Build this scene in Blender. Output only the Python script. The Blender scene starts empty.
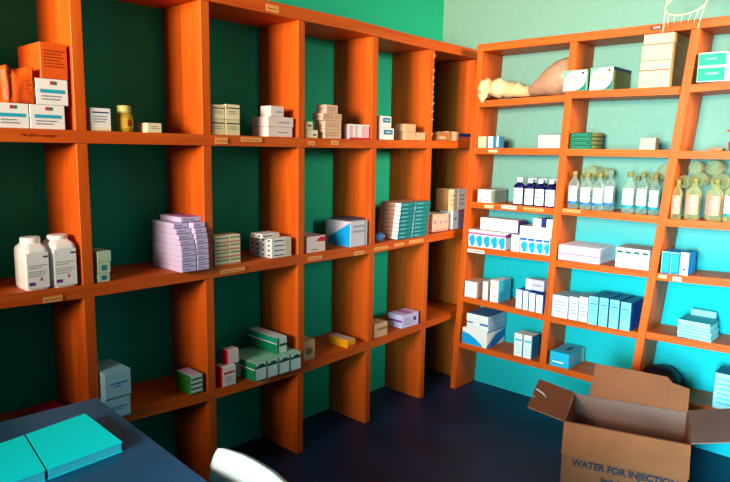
import bpy, bmesh, math, random
from mathutils import Vector, Matrix

random.seed(7)
sc = bpy.context.scene
col = sc.collection
R_ = math.radians

# ------------------------------------------------------------------ camera
cam_data = bpy.data.cameras.new('camera')
cam = bpy.data.objects.new('camera', cam_data)
col.objects.link(cam)
cam_data.sensor_fit = 'HORIZONTAL'
cam_data.sensor_width = 36.0
cam_data.lens = 36.0 * 627.3205 / 730.0
cam_data.clip_start = 0.02
YAW, PITCH, ROLL = 0.7409, 0.1448, 0.0172
fw = Vector((-math.sin(YAW) * math.cos(PITCH), math.cos(YAW) * math.cos(PITCH), -math.sin(PITCH)))
rt = fw.cross(Vector((0, 0, 1))).normalized()
up = rt.cross(fw)
rt, up = rt * math.cos(ROLL) + up * math.sin(ROLL), up * math.cos(ROLL) - rt * math.sin(ROLL)
m = Matrix((rt, up, -fw)).transposed().to_4x4()
m.translation = Vector((2.0673, -2.8526, 1.2441))
cam.matrix_world = m
sc.camera = cam

# ------------------------------------------------------------------ light
world = bpy.data.worlds.new('world')
sc.world = world
world.use_nodes = True
bg = world.node_tree.nodes['Background']
bg.inputs[0].default_value = (0.45, 0.9, 1.0, 1)
bg.inputs[1].default_value = 0.10


def area(name, loc, target, sx, sy, power, color, spread=180):
    d = bpy.data.lights.new(name, 'AREA')
    d.shape = 'RECTANGLE'
    d.size, d.size_y = sx, sy
    d.energy = power
    d.color = color
    d.spread = R_(spread)
    o = bpy.data.objects.new(name, d)
    col.objects.link(o)
    o.location = loc
    o.rotation_euler = (Vector(target) - Vector(loc)).to_track_quat('-Z', 'Y').to_euler()
    return o


area('window_light', (1.15, -4.6, 1.75), (0.75, 0.0, 2.55), 0.9, 0.8, 84, (1.0, 0.82, 0.62), 78)
area('doorway_light', (2.1, -4.5, 0.95), (1.6, 0.0, 0.35), 0.7, 1.2, 42, (0.36, 0.86, 1.0), 50)
area('side_fill_light', (3.9, -0.8, 1.9), (0.6, -0.06, 1.25), 0.8, 0.8, 9, (1.0, 0.86, 0.66), 36)  # added fill for the upright sides, no known source there

vs = sc.view_settings
vs.view_transform = 'Standard'
vs.look = 'None'
vs.exposure = 0.0
vs.gamma = 1.0
vs.use_curve_mapping = False


# ------------------------------------------------------------------ materials
def lin(r, g, b):
    f = lambda c: (c / 255 / 12.92) if c / 255 <= 0.04045 else ((c / 255 + 0.055) / 1.055) ** 2.4
    return (f(r), f(g), f(b), 1)


MATS = {}


def mat(name, rgb, rough=0.55, spec=0.3, noise=0.0, scale=30.0, metallic=0.0):
    if name in MATS:
        return MATS[name]
    mt = bpy.data.materials.new(name)
    mt.use_nodes = True
    nt = mt.node_tree
    b = nt.nodes['Principled BSDF']
    b.inputs['Roughness'].default_value = rough
    b.inputs['Specular IOR Level'].default_value = spec
    b.inputs['Metallic'].default_value = metallic
    c = lin(*rgb)
    b.inputs['Base Color'].default_value = c
    if noise:
        tc = nt.nodes.new('ShaderNodeTexCoord')
        nz = nt.nodes.new('ShaderNodeTexNoise')
        nz.inputs['Scale'].default_value = scale
        nz.inputs['Detail'].default_value = 4
        rp = nt.nodes.new('ShaderNodeValToRGB')
        rp.color_ramp.elements[0].position = 0.3
        rp.color_ramp.elements[1].position = 0.7
        rp.color_ramp.elements[0].color = tuple(v * (1 - noise) for v in c[:3]) + (1,)
        rp.color_ramp.elements[1].color = tuple(min(1, v * (1 + noise)) for v in c[:3]) + (1,)
        nt.links.new(tc.outputs['Object'], nz.inputs['Vector'])
        nt.links.new(nz.outputs['Fac'], rp.inputs[0])
        nt.links.new(rp.outputs[0], b.inputs['Base Color'])
    MATS[name] = mt
    return mt


def wood(name, dark, mid, light, axis):
    mt = bpy.data.materials.new(name)
    mt.use_nodes = True
    nt = mt.node_tree
    b = nt.nodes['Principled BSDF']
    b.inputs['Roughness'].default_value = 0.5
    b.inputs['Specular IOR Level'].default_value = 0.25
    tc = nt.nodes.new('ShaderNodeTexCoord')
    mp = nt.nodes.new('ShaderNodeMapping')
    sc_ = [26.0, 26.0, 26.0]
    sc_[axis] = 1.6
    mp.inputs['Scale'].default_value = sc_
    nz = nt.nodes.new('ShaderNodeTexNoise')
    nz.inputs['Scale'].default_value = 1.4
    nz.inputs['Detail'].default_value = 5
    nz.inputs['Roughness'].default_value = 0.6
    nz.inputs['Distortion'].default_value = 0.4
    rp = nt.nodes.new('ShaderNodeValToRGB')
    e = rp.color_ramp.elements
    e[0].position, e[1].position = 0.28, 0.75
    e[0].color, e[1].color = lin(*dark), lin(*light)
    q = e.new(0.5)
    q.color = lin(*mid)
    bump = nt.nodes.new('ShaderNodeBump')
    bump.inputs['Strength'].default_value = 0.12
    bump.inputs['Distance'].default_value = 0.004
    nt.links.new(tc.outputs['Object'], mp.inputs['Vector'])
    nt.links.new(mp.outputs[0], nz.inputs['Vector'])
    nt.links.new(nz.outputs['Fac'], rp.inputs[0])
    nt.links.new(rp.outputs[0], b.inputs['Base Color'])
    nt.links.new(nz.outputs['Fac'], bump.inputs['Height'])
    nt.links.new(bump.outputs[0], b.inputs['Normal'])
    return mt


WD = ((186, 68, 8), (202, 84, 14), (214, 98, 24))
wood_z = wood('orange_wood_upright', *WD, 2)
wood_y = wood('orange_wood_along', *WD, 1)
wood_x = wood('orange_wood_across', *WD, 0)


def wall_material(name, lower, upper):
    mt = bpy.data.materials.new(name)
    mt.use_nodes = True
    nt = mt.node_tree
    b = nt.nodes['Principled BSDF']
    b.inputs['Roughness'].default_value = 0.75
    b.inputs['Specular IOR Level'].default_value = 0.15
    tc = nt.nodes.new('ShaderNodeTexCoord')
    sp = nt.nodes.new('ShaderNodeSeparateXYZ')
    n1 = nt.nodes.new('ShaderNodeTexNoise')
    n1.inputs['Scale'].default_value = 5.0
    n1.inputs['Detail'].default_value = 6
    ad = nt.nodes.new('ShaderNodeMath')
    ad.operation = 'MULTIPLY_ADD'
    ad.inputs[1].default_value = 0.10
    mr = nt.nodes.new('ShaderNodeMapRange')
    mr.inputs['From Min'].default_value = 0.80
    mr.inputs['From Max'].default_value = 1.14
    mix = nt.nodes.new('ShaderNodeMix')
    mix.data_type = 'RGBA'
    mix.inputs[6].default_value = lin(*lower)     # low on the wall: cool light put into the colour
    mix.inputs[7].default_value = lin(*upper)    # high on the wall: brighter, warmer light put into the colour
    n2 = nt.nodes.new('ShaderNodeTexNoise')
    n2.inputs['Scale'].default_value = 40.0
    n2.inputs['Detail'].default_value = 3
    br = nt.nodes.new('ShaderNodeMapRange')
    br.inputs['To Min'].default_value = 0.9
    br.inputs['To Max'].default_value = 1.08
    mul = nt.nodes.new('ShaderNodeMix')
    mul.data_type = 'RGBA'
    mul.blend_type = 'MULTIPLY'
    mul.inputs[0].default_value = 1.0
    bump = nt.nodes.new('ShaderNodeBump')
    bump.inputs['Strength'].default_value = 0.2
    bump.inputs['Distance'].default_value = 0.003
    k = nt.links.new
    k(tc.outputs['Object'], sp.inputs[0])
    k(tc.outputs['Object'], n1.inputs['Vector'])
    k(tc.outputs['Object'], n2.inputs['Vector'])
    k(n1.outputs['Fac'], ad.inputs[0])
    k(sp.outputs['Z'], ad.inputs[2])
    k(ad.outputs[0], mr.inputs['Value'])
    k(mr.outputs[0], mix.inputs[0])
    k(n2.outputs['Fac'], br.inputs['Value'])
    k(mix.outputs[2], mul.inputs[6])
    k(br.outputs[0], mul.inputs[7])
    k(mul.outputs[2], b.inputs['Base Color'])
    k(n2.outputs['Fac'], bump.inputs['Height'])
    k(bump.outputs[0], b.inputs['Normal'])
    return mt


def clear_glass(name, tint, alpha):
    mt = bpy.data.materials.new(name)
    mt.use_nodes = True
    nt = mt.node_tree
    b = nt.nodes['Principled BSDF']
    b.inputs['Base Color'].default_value = lin(*tint)
    b.inputs['Roughness'].default_value = 0.08
    b.inputs['Specular IOR Level'].default_value = 0.8
    fr = nt.nodes.new('ShaderNodeLayerWeight')
    fr.inputs['Blend'].default_value = 0.45
    mr = nt.nodes.new('ShaderNodeMapRange')
    mr.inputs['To Min'].default_value = alpha
    mr.inputs['To Max'].default_value = 0.8
    nt.links.new(fr.outputs['Facing'], mr.inputs['Value'])
    nt.links.new(mr.outputs[0], b.inputs['Alpha'])
    return mt


M_wall = wall_material('wall_paint_light_blend', (14, 166, 174), (118, 158, 143))  # one paint, its tone shift up the wall imitates the light
M_wall_left = wall_material('left_wall_shade_tint', (14, 164, 138), (36, 178, 138))  # same teal paint, the shade on this wall put into a greener tint
M_floor = mat('dark_cement', (16, 38, 76), 0.5, 0.4, 0.5, 4.0)
M_table = mat('slate_tabletop', (16, 76, 112), 0.4, 0.4, 0.35, 6.0)
M_tleg = mat('dark_table_leg', (34, 34, 40), 0.5)
W = mat('white_card', (234, 230, 228))
CREAM = mat('cream_card', (232, 216, 176))
YCREAM = mat('yellow_cream_card', (224, 206, 160))
PINKW = mat('pinkish_white_card', (232, 208, 204))
LILAC = mat('lilac_card', (196, 178, 226))
LILACW = mat('pale_lilac_card', (204, 190, 230))
PURPLE = mat('purple_print', (112, 44, 140))
TEAL = mat('teal_card', (10, 122, 124))
TEALD = mat('dark_teal_card', (8, 84, 84))
TEALB = mat('bright_teal_card', (0, 150, 122))
GREEN = mat('green_card', (0, 132, 90))
GREEND = mat('dark_green_card', (12, 84, 60))
MINT = mat('mint_card', (150, 214, 186))
GRASS = mat('grass_green_card', (30, 130, 30))
BLUE = mat('blue_card', (16, 120, 200))
SKY = mat('sky_blue_print', (0, 158, 226))
NAVY = mat('navy_print', (22, 40, 110))
NAVYG = mat('navy_bottle', (16, 14, 74), 0.2, 0.5)
CYAN = mat('cyan_card', (70, 190, 214))
CYANW = mat('pale_cyan_card', (160, 224, 232))
CYANB = mat('cyan_booklet_cover', (0, 232, 238), 0.8, 0.1)
STEEL = mat('steel_blue_card', (40, 112, 150))
MAG = mat('magenta_print', (224, 70, 150))
RED = mat('red_print', (206, 24, 50))
ORANGE = mat('orange_card', (222, 84, 14), 0.5, 0.3, 0.12, 20)
ORANGED = mat('orange_brown_print', (160, 48, 8))
YELLOW = mat('yellow_orange_card', (240, 160, 10))
BROWNC = mat('brown_card', (166, 104, 60))
OLIVE = mat('olive_card', (128, 116, 56))
TAN = mat('tan_card', (214, 166, 126))
INK = mat('dark_ink', (48, 46, 60))
GREY = mat('grey_print', (150, 150, 160))
AQUA = mat('aqua_stripe', (40, 160, 190))
LABEL = mat('paper_label', (232, 156, 88))
LABELW = mat('white_paper_label', (238, 214, 190))
KRAFT = mat('kraft_cardboard', (140, 76, 48), 0.8, 0.1, 0.10, 9)
KRAFT2 = mat('kraft_cardboard_outer_flap', (144, 76, 46), 0.8, 0.1, 0.10, 9)
KRAFTD = mat('kraft_cardboard_inside', (128, 90, 80), 0.85, 0.1, 0.10, 9)
PLASTIC = mat('white_plastic', (250, 249, 250), 0.35, 0.5)
CHAIRM = mat('cream_plastic', (206, 202, 198), 0.45, 0.3)
AMBER = mat('amber_bottle', (176, 140, 30), 0.3, 0.5)
AMBERC = mat('pale_cap', (190, 184, 110), 0.4)
BAG = mat('tan_plastic_bag', (182, 134, 106), 0.45, 0.4, 0.25, 14)
BAGW = mat('cream_plastic_bag', (226, 194, 146), 0.5, 0.3, 0.12, 20)
BLACK = mat('black_plastic', (14, 12, 30), 0.5, 0.4)
CORD = mat('pale_cord', (226, 226, 176), 0.6)
RUST = mat('rust_cap', (150, 112, 64), 0.4)
SPLINT = mat('splintered_wood', (206, 122, 70), 0.9)
GLASS = clear_glass('clear_bottle_glass', (168, 190, 172), 0.14)
GLASSY = clear_glass('yellowish_bottle_glass', (196, 190, 124), 0.10)
LABP = mat('pink_label', (226, 142, 118))


# ------------------------------------------------------------------ helpers
class MB:
    """collects geometry with material slots, then links ONE mesh object"""

    def __init__(self):
        self.bm = bmesh.new()
        self.mats = []

    def mi(self, mt):
        if mt not in self.mats:
            self.mats.append(mt)
        return self.mats.index(mt)

    def box(self, x0, x1, y0, y1, z0, z1, mt, bev=0.0, fn=None):
        b2 = bmesh.new()
        bmesh.ops.create_cube(b2, size=1)
        for v in b2.verts:
            v.co = Vector((x0 + (v.co.x + .5) * (x1 - x0), y0 + (v.co.y + .5) * (y1 - y0), z0 + (v.co.z + .5) * (z1 - z0)))
        if bev:
            bmesh.ops.bevel(b2, geom=b2.edges[:], offset=bev, segments=1, affect='EDGES')
        self.merge(b2, mt, fn)

    def merge(self, b2, mt, fn=None, smooth=False):
        i = self.mi(mt)
        mp = {}
        for v in b2.verts:
            mp[v] = self.bm.verts.new(fn(v.co) if fn else v.co)
        for f in b2.faces:
            try:
                nf = self.bm.faces.new([mp[v] for v in f.verts])
                nf.material_index = i
                nf.smooth = smooth
            except ValueError:
                pass
        b2.free()

    def face(self, pts, mt, smooth=False):
        vs_ = [self.bm.verts.new(p) for p in pts]
        f = self.bm.faces.new(vs_)
        f.material_index = self.mi(mt)
        f.smooth = smooth

    def prism(self, poly, vec, mt):
        """closed solid: polygon (3D points) extruded along vec"""
        vec = Vector(vec)
        a = [self.bm.verts.new(Vector(p)) for p in poly]
        b = [self.bm.verts.new(Vector(p) + vec) for p in poly]
        i = self.mi(mt)
        fs = [self.bm.faces.new(a[::-1]), self.bm.faces.new(b)]
        n = len(a)
        for k in range(n):
            fs.append(self.bm.faces.new((a[k], a[(k + 1) % n], b[(k + 1) % n], b[k])))
        for f in fs:
            f.material_index = i

    def lathe(self, prof, c, mt, seg=20, axis='z', sq=None):
        """revolve (radius, height) profile; axis 'z' or 'y'; sq -> rounded square section power"""
        i = self.mi(mt)
        rings = []
        for r, h in prof:
            ring = []
            for k in range(seg):
                a = 2 * math.pi * k / seg
                ca, sa = math.cos(a), math.sin(a)
                if sq:
                    q = (abs(ca) ** sq + abs(sa) ** sq) ** (-1 / sq)
                    ca, sa = ca * q, sa * q
                p = (c[0] + r * ca, c[1] + r * sa, c[2] + h) if axis == 'z' else (c[0] + r * ca, c[1] + h, c[2] + r * sa)
                ring.append(self.bm.verts.new(p))
            rings.append(ring)
        for a, b in zip(rings, rings[1:]):
            for k in range(seg):
                f = self.bm.faces.new((a[k], a[(k + 1) % seg], b[(k + 1) % seg], b[k]))
                f.material_index = i
                f.smooth = True
        for ring, flip in ((rings[0], True), (rings[-1], False)):
            f = self.bm.faces.new(ring[::-1] if flip else ring)
            f.material_index = i

    def tube(self, pts, r, mt, seg=6):
        i = self.mi(mt)
        pts = [Vector(p) for p in pts]
        rings = []
        for k, p in enumerate(pts):
            d = (pts[min(k + 1, len(pts) - 1)] - pts[max(k - 1, 0)]).normalized()
            a = d.cross(Vector((0.31, 0.2, 0.93))).normalized()
            b = d.cross(a)
            rings.append([self.bm.verts.new(p + (a * math.cos(2 * math.pi * j / seg) + b * math.sin(2 * math.pi * j / seg)) * r) for j in range(seg)])
        for a, b in zip(rings, rings[1:]):
            for j in range(seg):
                f = self.bm.faces.new((a[j], a[(j + 1) % seg], b[(j + 1) % seg], b[j]))
                f.material_index = i
                f.smooth = True
        for ring in (rings[0], rings[-1]):
            self.bm.faces.new(ring).material_index = i

    def build(self, name, parent=None, loc=None, rz=0.0, smooth_angle=None):
        me = bpy.data.meshes.new(name)
        bmesh.ops.recalc_face_normals(self.bm, faces=[f for f in self.bm.faces])
        self.bm.to_mesh(me)
        self.bm.free()
        for mt in self.mats:
            me.materials.append(mt)
        o = bpy.data.objects.new(name, me)
        col.objects.link(o)
        if parent:
            o.parent = parent
        if loc is not None:
            o.location = loc
            o.rotation_euler = (0, 0, rz)
        return o


def tag(o, label, cat, group=None):
    o['label'] = label
    o['category'] = cat
    if group:
        o['group'] = group
    return o


def thing(name, label, cat, loc=(0, 0, 0), rz=0.0, group=None):
    o = bpy.data.objects.new(name, None)
    o.empty_display_size = 0.05
    col.objects.link(o)
    o.location = loc
    o.rotation_euler = (0, 0, rz)
    return tag(o, label, cat, group)


def structure(o):
    o['kind'] = 'structure'
    return o


# ------------------------------------------------------------------ room
mb = MB(); mb.box(-0.12, 4.2, -5.0, 0.12, -0.08, 0.0, M_floor); structure(mb.build('floor'))
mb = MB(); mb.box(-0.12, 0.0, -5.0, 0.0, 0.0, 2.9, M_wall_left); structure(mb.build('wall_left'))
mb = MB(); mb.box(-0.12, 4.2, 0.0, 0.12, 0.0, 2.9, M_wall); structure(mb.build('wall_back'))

# ------------------------------------------------------------------ left shelf unit (along the left wall)
XA = 0.2385            # its front plane
DT = 0.033             # divider thickness
DIV = [-2.458, -2.045, -1.627, -1.206, -0.787, -0.385]      # far faces of the dividers
DIVB = [-2.458, -2.043, -1.625, -1.212, -0.810, -0.392]     # the same at the floor
ROWS = {1: ([(-2.5, 1.284), (-0.9, 1.285), (0.0, 1.297)], 0.036),
        2: ([(-2.5, 0.848), (-2.09, 0.834), (-1.2, 0.830), (-0.77, 0.828), (-0.1, 0.841), (0.0, 0.843)], 0.038),
        3: ([(-2.5, 0.425), (-1.93, 0.404), (-1.63, 0.387), (-1.2, 0.377), (-0.81, 0.383), (-0.18, 0.403), (0.0, 0.409)], 0.034)}
TOP = [(-2.5, 1.757), (-1.3, 1.760), (-0.95, 1.764), (-0.58, 1.757), (0.0, 1.757)]


def interp(pl, t):
    for (a, za), (b, zb) in zip(pl, pl[1:]):
        if t <= b:
            return za + (zb - za) * (t - a) / (b - a)
    return pl[-1][1]


def zl(row, y0, y1=None):
    pl = ROWS[row][0]
    y1 = y0 if y1 is None else y1
    return max(interp(pl, y0), interp(pl, y1))


shelf_a = thing('shelf_unit', 'long orange wooden pigeonhole shelf unit along the dark green left wall', 'shelf', (0, -1.25, 0))


def into(o, parent):
    o.parent = parent
    o.matrix_parent_inverse = Matrix.Translation(-Vector(parent.location))
    return o


def board(pl, t, x0, x1, name, parent, mt, jitter=0.0):
    b = MB()
    ys = sorted(set([p[0] for p in pl] + [-2.491 + 0.1 * k for k in range(25)]))
    ys = [q for q in ys if -2.491 <= q < -0.001] + [-0.001]
    sec = []
    for q in ys:
        z = interp(pl, q)
        j = random.uniform(-jitter, jitter)
        sec.append([(x0, q, z - t), (x1 + j, q, z - t), (x1 + j, q, z), (x0, q, z)])
    i = b.mi(mt)
    vv = [[b.bm.verts.new(p) for p in s] for s in sec]
    for s0, s1 in zip(vv, vv[1:]):
        for k in range(4):
            b.bm.faces.new((s0[k], s0[(k + 1) % 4], s1[(k + 1) % 4], s1[k])).material_index = i
    b.bm.faces.new(vv[0][::-1]); b.bm.faces.new(vv[-1])
    return into(b.build(name), parent)


for rw in (1, 2, 3):
    board(ROWS[rw][0], ROWS[rw][1], 0.002, XA, 'shelf_board', shelf_a, wood_y, 0.0012)
board(TOP, 0.044, 0.002, XA + 0.002, 'top_board', shelf_a, wood_y)
for dt, db in zip(DIV, DIVB):
    b = MB()
    levels = [(0.0, lambda y: interp(ROWS[3][0], y) - ROWS[3][1]), (3, lambda y: interp(ROWS[2][0], y) - ROWS[2][1]),
              (2, lambda y: interp(ROWS[1][0], y) - ROWS[1][1]), (1, lambda y: interp(TOP, y) - 0.044)]
    for lv, top in levels:
        y1 = dt if lv else (dt + db) / 2
        z0 = 0.0 if not lv else interp(ROWS[lv][0], y1)
        b.box(0.002, XA - 0.002, y1 - DT, y1, z0, top(y1), wood_z, 0.0015)
    dv = into(b.build('divider'), shelf_a)
    if abs(dt + 0.385) < .01:
        s = MB()
        zz = 1.70
        while zz > 1.33:
            h = random.uniform(.012, .035)
            w = random.uniform(.003, .010)
            s.prism([(XA - 0.004, dt - 0.012, zz), (XA + 0.002, dt - 0.008 + w, zz - h * .4), (XA - 0.002, dt - 0.014, zz - h)], (0, 0.004, 0), SPLINT)
            zz -= h + random.uniform(.005, .05)
        s.build('splintered_edge', dv)
b = MB()
for lv, top in levels:
    z0 = 0.0 if not lv else interp(ROWS[lv][0], -0.02)
    b.box(0.002, XA - 0.002, -0.036, -0.003, z0 + (0.003 if lv else 0), top(-0.02) - 0.003, wood_z, 0.0015)
into(b.build('end_panel'), shelf_a)

# paper labels and handwriting on the front edges of the boards
def shelf_label(y0, y1, z0, z1, mt, name='paper_label', lines=1):
    b = MB()
    b.box(XA + 0.0022, XA + 0.003, y0, y1, z0, z1, mt)
    for k in range(lines):
        z = z0 + (z1 - z0) * (0.35 + 0.3 * k)
        q = y0 + (y1 - y0) * .1
        while q < y1 - (y1 - y0) * .15:
            w = random.uniform(.004, .010)
            b.box(XA + 0.003, XA + 0.0034, q, min(q + w, y1), z, z + (z1 - z0) * .16, ORANGED)
            q += w + .003
    into(b.build(name), shelf_a)


for q in [(-1.3944, -1.3352, 1.7477, 1.7234), (-1.6156, -1.5630, 1.2764, 1.2545), (-1.5085, -1.4160, 1.2796, 1.2638),
          (-1.1921, -1.1552, 1.2735, 1.2580), (-1.0676, -1.0221, 1.2782, 1.2602), (-2.1935, -2.1393, 0.8171, 0.7997),
          (-1.6044, -1.4974, 0.8174, 0.8032), (-1.1897, -1.1129, 0.8170, 0.8007), (-0.9236, -0.8601, 0.8095, 0.7919),
          (-0.7948, -0.6986, 0.8144, 0.8007), (-0.6565, -0.5832, 0.8178, 0.8037), (-0.5462, -0.4369, 0.8222, 0.8052),
          (-1.4426, -1.3849, 0.3722, 0.3582)]:
    shelf_label(q[0], q[1], q[3], q[2], LABEL if q[2] > .6 else TAN)
b = MB()
q = -2.2255
while q < -2.1407:
    w = random.uniform(.005, .011)
    b.box(XA + 0.0014, XA + 0.0018, q, q + w, 1.264 + random.uniform(-.002, .002), 1.270 + random.uniform(-.002, .003), ORANGED)
    q += w + .004
into(b.build('handwriting'), shelf_a)

# ------------------------------------------------------------------ right shelf unit (against the back wall)
YB = -0.1858
UT = 0.033
LEAN = [(0.258, 0.049), (0.747, 0.037), (1.148, 0.0865), (1.69, 0.090)]     # foot x, lean per metre
BAYZ = {1: [(1.487, 1.498), (1.509, 1.506), (1.513, 1.538)],
        2: [(1.261, 1.264), (1.262, 1.263), (1.260, 1.2625)],
        3: [(0.995, 0.995), (1.000, 0.997), (0.989, 1.001)],
        4: [(0.769, 0.776), (0.761, 0.769), (0.765, 0.790)],
        5: [(0.508, 0.498), (0.496, 0.503), (0.512, 0.526)],
        6: [(0.261, 0.262), (0.264, 0.260), (0.252, 0.268)]}
BT = 0.030


def ux(i, z):
    return LEAN[i][0] + LEAN[i][1] * z


def zr(row, bay, x0, x1=None):
    za, zb = BAYZ[row][bay - 1]
    xa, xb = ux(bay - 1, za) + UT, ux(bay, zb)
    f = lambda x: za + (zb - za) * (x - xa) / (xb - xa)
    x1 = x0 if x1 is None else x1
    return max(f(x0), f(x1))


shelf_b = thing('shelf_unit', 'open backed orange wooden shelf unit with slanting uprights against the turquoise wall', 'shelf', (0.9, -0.09, 0))
for i in range(4):
    b = MB()
    b.box(0, UT, YB, -0.004, 0.2325 if i == 1 else 0.0, 1.7185, wood_z, 0.0015, fn=lambda co, i=i: Vector((co.x + ux(i, co.z), co.y, co.z)))
    into(b.build('upright'), shelf_b)
for rw in BAYZ:
    for bay in (1, 2, 3):
        za, zb = BAYZ[rw][bay - 1]
        b = MB()
        out = 0.022 if (rw, bay) == (1, 2) else 0.0

        def place(co, bay=bay, za=za, zb=zb):
            z = za + (zb - za) * co.x + co.z
            xa, xb = ux(bay - 1, z) + UT + .0005, ux(bay, z) - .0005
            return Vector((xa + (xb - xa) * co.x, co.y, z))
        b.box(0, 1, YB + 0.003 - out, -0.004, -BT, 0, wood_x, 0.0, fn=place)
        into(b.build('shelf_board'), shelf_b)
b = MB()
b.box(ux(0, 1.72) - .002, ux(3, 1.72) + UT + .02, YB - .002, -0.004, 1.719, 1.754, wood_x, 0.002)
into(b.build('top_board'), shelf_b)


def back_label(x0, x1, z0, z1, mt, ink=True):
    b = MB()
    b.box(x0, x1, YB + .0004, YB + .0015, z0, z1, mt)
    q = x0 + (x1 - x0) * .1
    while ink and q < x1 - (x1 - x0) * .15:
        w = random.uniform(.004, .010)
        b.box(q, min(q + w, x1), YB, YB + .0005, z0 + (z1 - z0) * .35, z0 + (z1 - z0) * .6, ORANGED)
        q += w + .003
    into(b.build('paper_label'), shelf_b)


for q, mt in [((0.4192, 0.4698, 0.9859, 0.9711), YCREAM), ((0.5140, 0.5943, 0.9914, 0.9745), LABELW), ((0.6315, 0.7325, 0.9891, 0.9752), LABEL),
              ((0.4278, 0.4776, 1.2524, 1.2404), YCREAM), ((0.3312, 0.4305, 0.7578, 0.7398), PINKW), ((1.2550, 1.2855, 0.7599, 0.7477), YCREAM),
              ((1.3088, 1.3422, 0.7600, 0.7436), LABELW), ((1.1952, 1.2179, 1.4977, 1.4860), LABELW), ((0.8247, 0.9080, 0.9962, 0.9829), LABEL)]:
    back_label(q[0], q[1], q[3], q[2], mt)
q = (1.1451, 1.1909, 1.7479, 1.7307)
b = MB(); b.box(q[0], q[1], YB - .003, YB - .002, q[3], q[2], mat('dark_red_label', (120, 40, 20)))
b.box(q[0] + .012, q[1] - .008, YB - .0034, YB - .003, (q[2] + q[3]) / 2 - .002, (q[2] + q[3]) / 2 + .003, PINKW)
into(b.build('paper_label'), shelf_b)


# ------------------------------------------------------------------ cartons
EPS = 0.0006


def carton_mesh(w, d, h, mt, decals, bev=0.0012):
    """front face at y=0 looking to -y, width along x, depth to +y; decals: (face, kind, args...)"""
    b = MB()
    b.box(-w / 2, w / 2, 0, d, 0, h, mt, min(bev, h * .1, w * .1))

    lay = [EPS * .4]

    def P(face, u, v):
        e = lay[0]
        if face == 'F': return (-w / 2 + u * w, -e, v * h)
        if face == 'R': return (w / 2 + min(e, GAP * .9), u * d, v * h)
        if face == 'L': return (-w / 2 - min(e, GAP * .9), d - u * d, v * h)
        if face == 'T': return (-w / 2 + u * w, v * d, h + e)
    for dc in decals or []:
        lay[0] += .00025
        face, kind = dc[0], dc[1]
        if kind == 'rect':
            _, _, u0, v0, u1, v1, m2 = dc
            b.face([P(face, u0, v0), P(face, u1, v0), P(face, u1, v1), P(face, u0, v1)], m2)
        elif kind == 'poly':
            b.face([P(face, *p) for p in dc[2]], dc[3])
        elif kind == 'text':
            _, _, u0, v0, u1, v1, n, m2 = dc
            for k in range(n):
                vc = v1 - (v1 - v0) * (k + .5) / n
                hh = (v1 - v0) / n * .22
                u, ue = u0, u1 - random.uniform(0, .25) * (u1 - u0)
                while u < ue:
                    wd = random.uniform(.08, .2) * (u1 - u0)
                    e = min(u + wd, u1)
                    b.face([P(face, u, vc - hh), P(face, e, vc - hh), P(face, e, vc + hh), P(face, u, vc + hh)], m2)
                    u = e + .03 * (u1 - u0)
    return b


GAP = 0.0008


def LB(name, label, q, z0, s, d, mt, decals=None, group=None, cat='box', rz=0.0):
    """carton in the left unit: q = (y0, y1, ztop); z0 a height or a row"""
    y0, y1, zt = q[:3]
    yc = (y0 + y1) / 2
    for dv_ in DIV + [-0.003]:          # keep clear of the dividers
        if yc < dv_ - DT / 2:
            y1 = min(y1, dv_ - DT - .0005)
            break
    for dv_ in DIV[::-1]:
        if yc > dv_ - DT / 2:
            y0 = max(y0, dv_ + .0005)
            break
    if isinstance(z0, int):
        z0 = zl(z0, y0, y1)
    b = carton_mesh(y1 - y0 - 2 * GAP, d, zt - z0 - GAP, mt, decals)
    o = b.build(name, None, (XA - s, (y0 + y1) / 2, z0 + GAP / 2), math.pi / 2 + rz)
    return tag(o, label, cat, group)


def RB(name, label, q, z0, s, d, mt, decals=None, group=None, cat='box', rz=0.0):
    """carton in the right unit: q = (x0, x1, ztop); z0 a height or (row, bay)"""
    x0, x1, zt = q[:3]
    if s > -.02:                        # keep clear of the slanting uprights
        xc = (x0 + x1) / 2
        zb = BAYZ[z0[0]][z0[1] - 1][0] if isinstance(z0, tuple) else z0
        for i in range(3):
            if ux(i, zb) + UT / 2 < xc < ux(i + 1, zb) + UT / 2:
                x0 = max(x0, ux(i, zt) + UT + .0005)
                x1 = min(x1, ux(i + 1, zb) - .0005)
    if isinstance(z0, tuple):
        z0 = zr(z0[0], z0[1], x0, x1)
    b = carton_mesh(x1 - x0 - 2 * GAP, d, zt - z0 - GAP, mt, decals)
    o = b.build(name, None, ((x0 + x1) / 2, YB + s, z0 + GAP / 2), rz)
    return tag(o, label, cat, group)


ORD = ['', 'first', 'second', 'third', 'fourth', 'fifth', 'sixth', 'seventh', 'eighth', 'ninth', 'tenth']


def nth_top(k, n):
    """k counted from the bottom (0) of n"""
    if k == n - 1: return 'topmost'
    if k == 0: return 'bottom'
    return ORD[n - k] + ' from the top'


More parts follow.
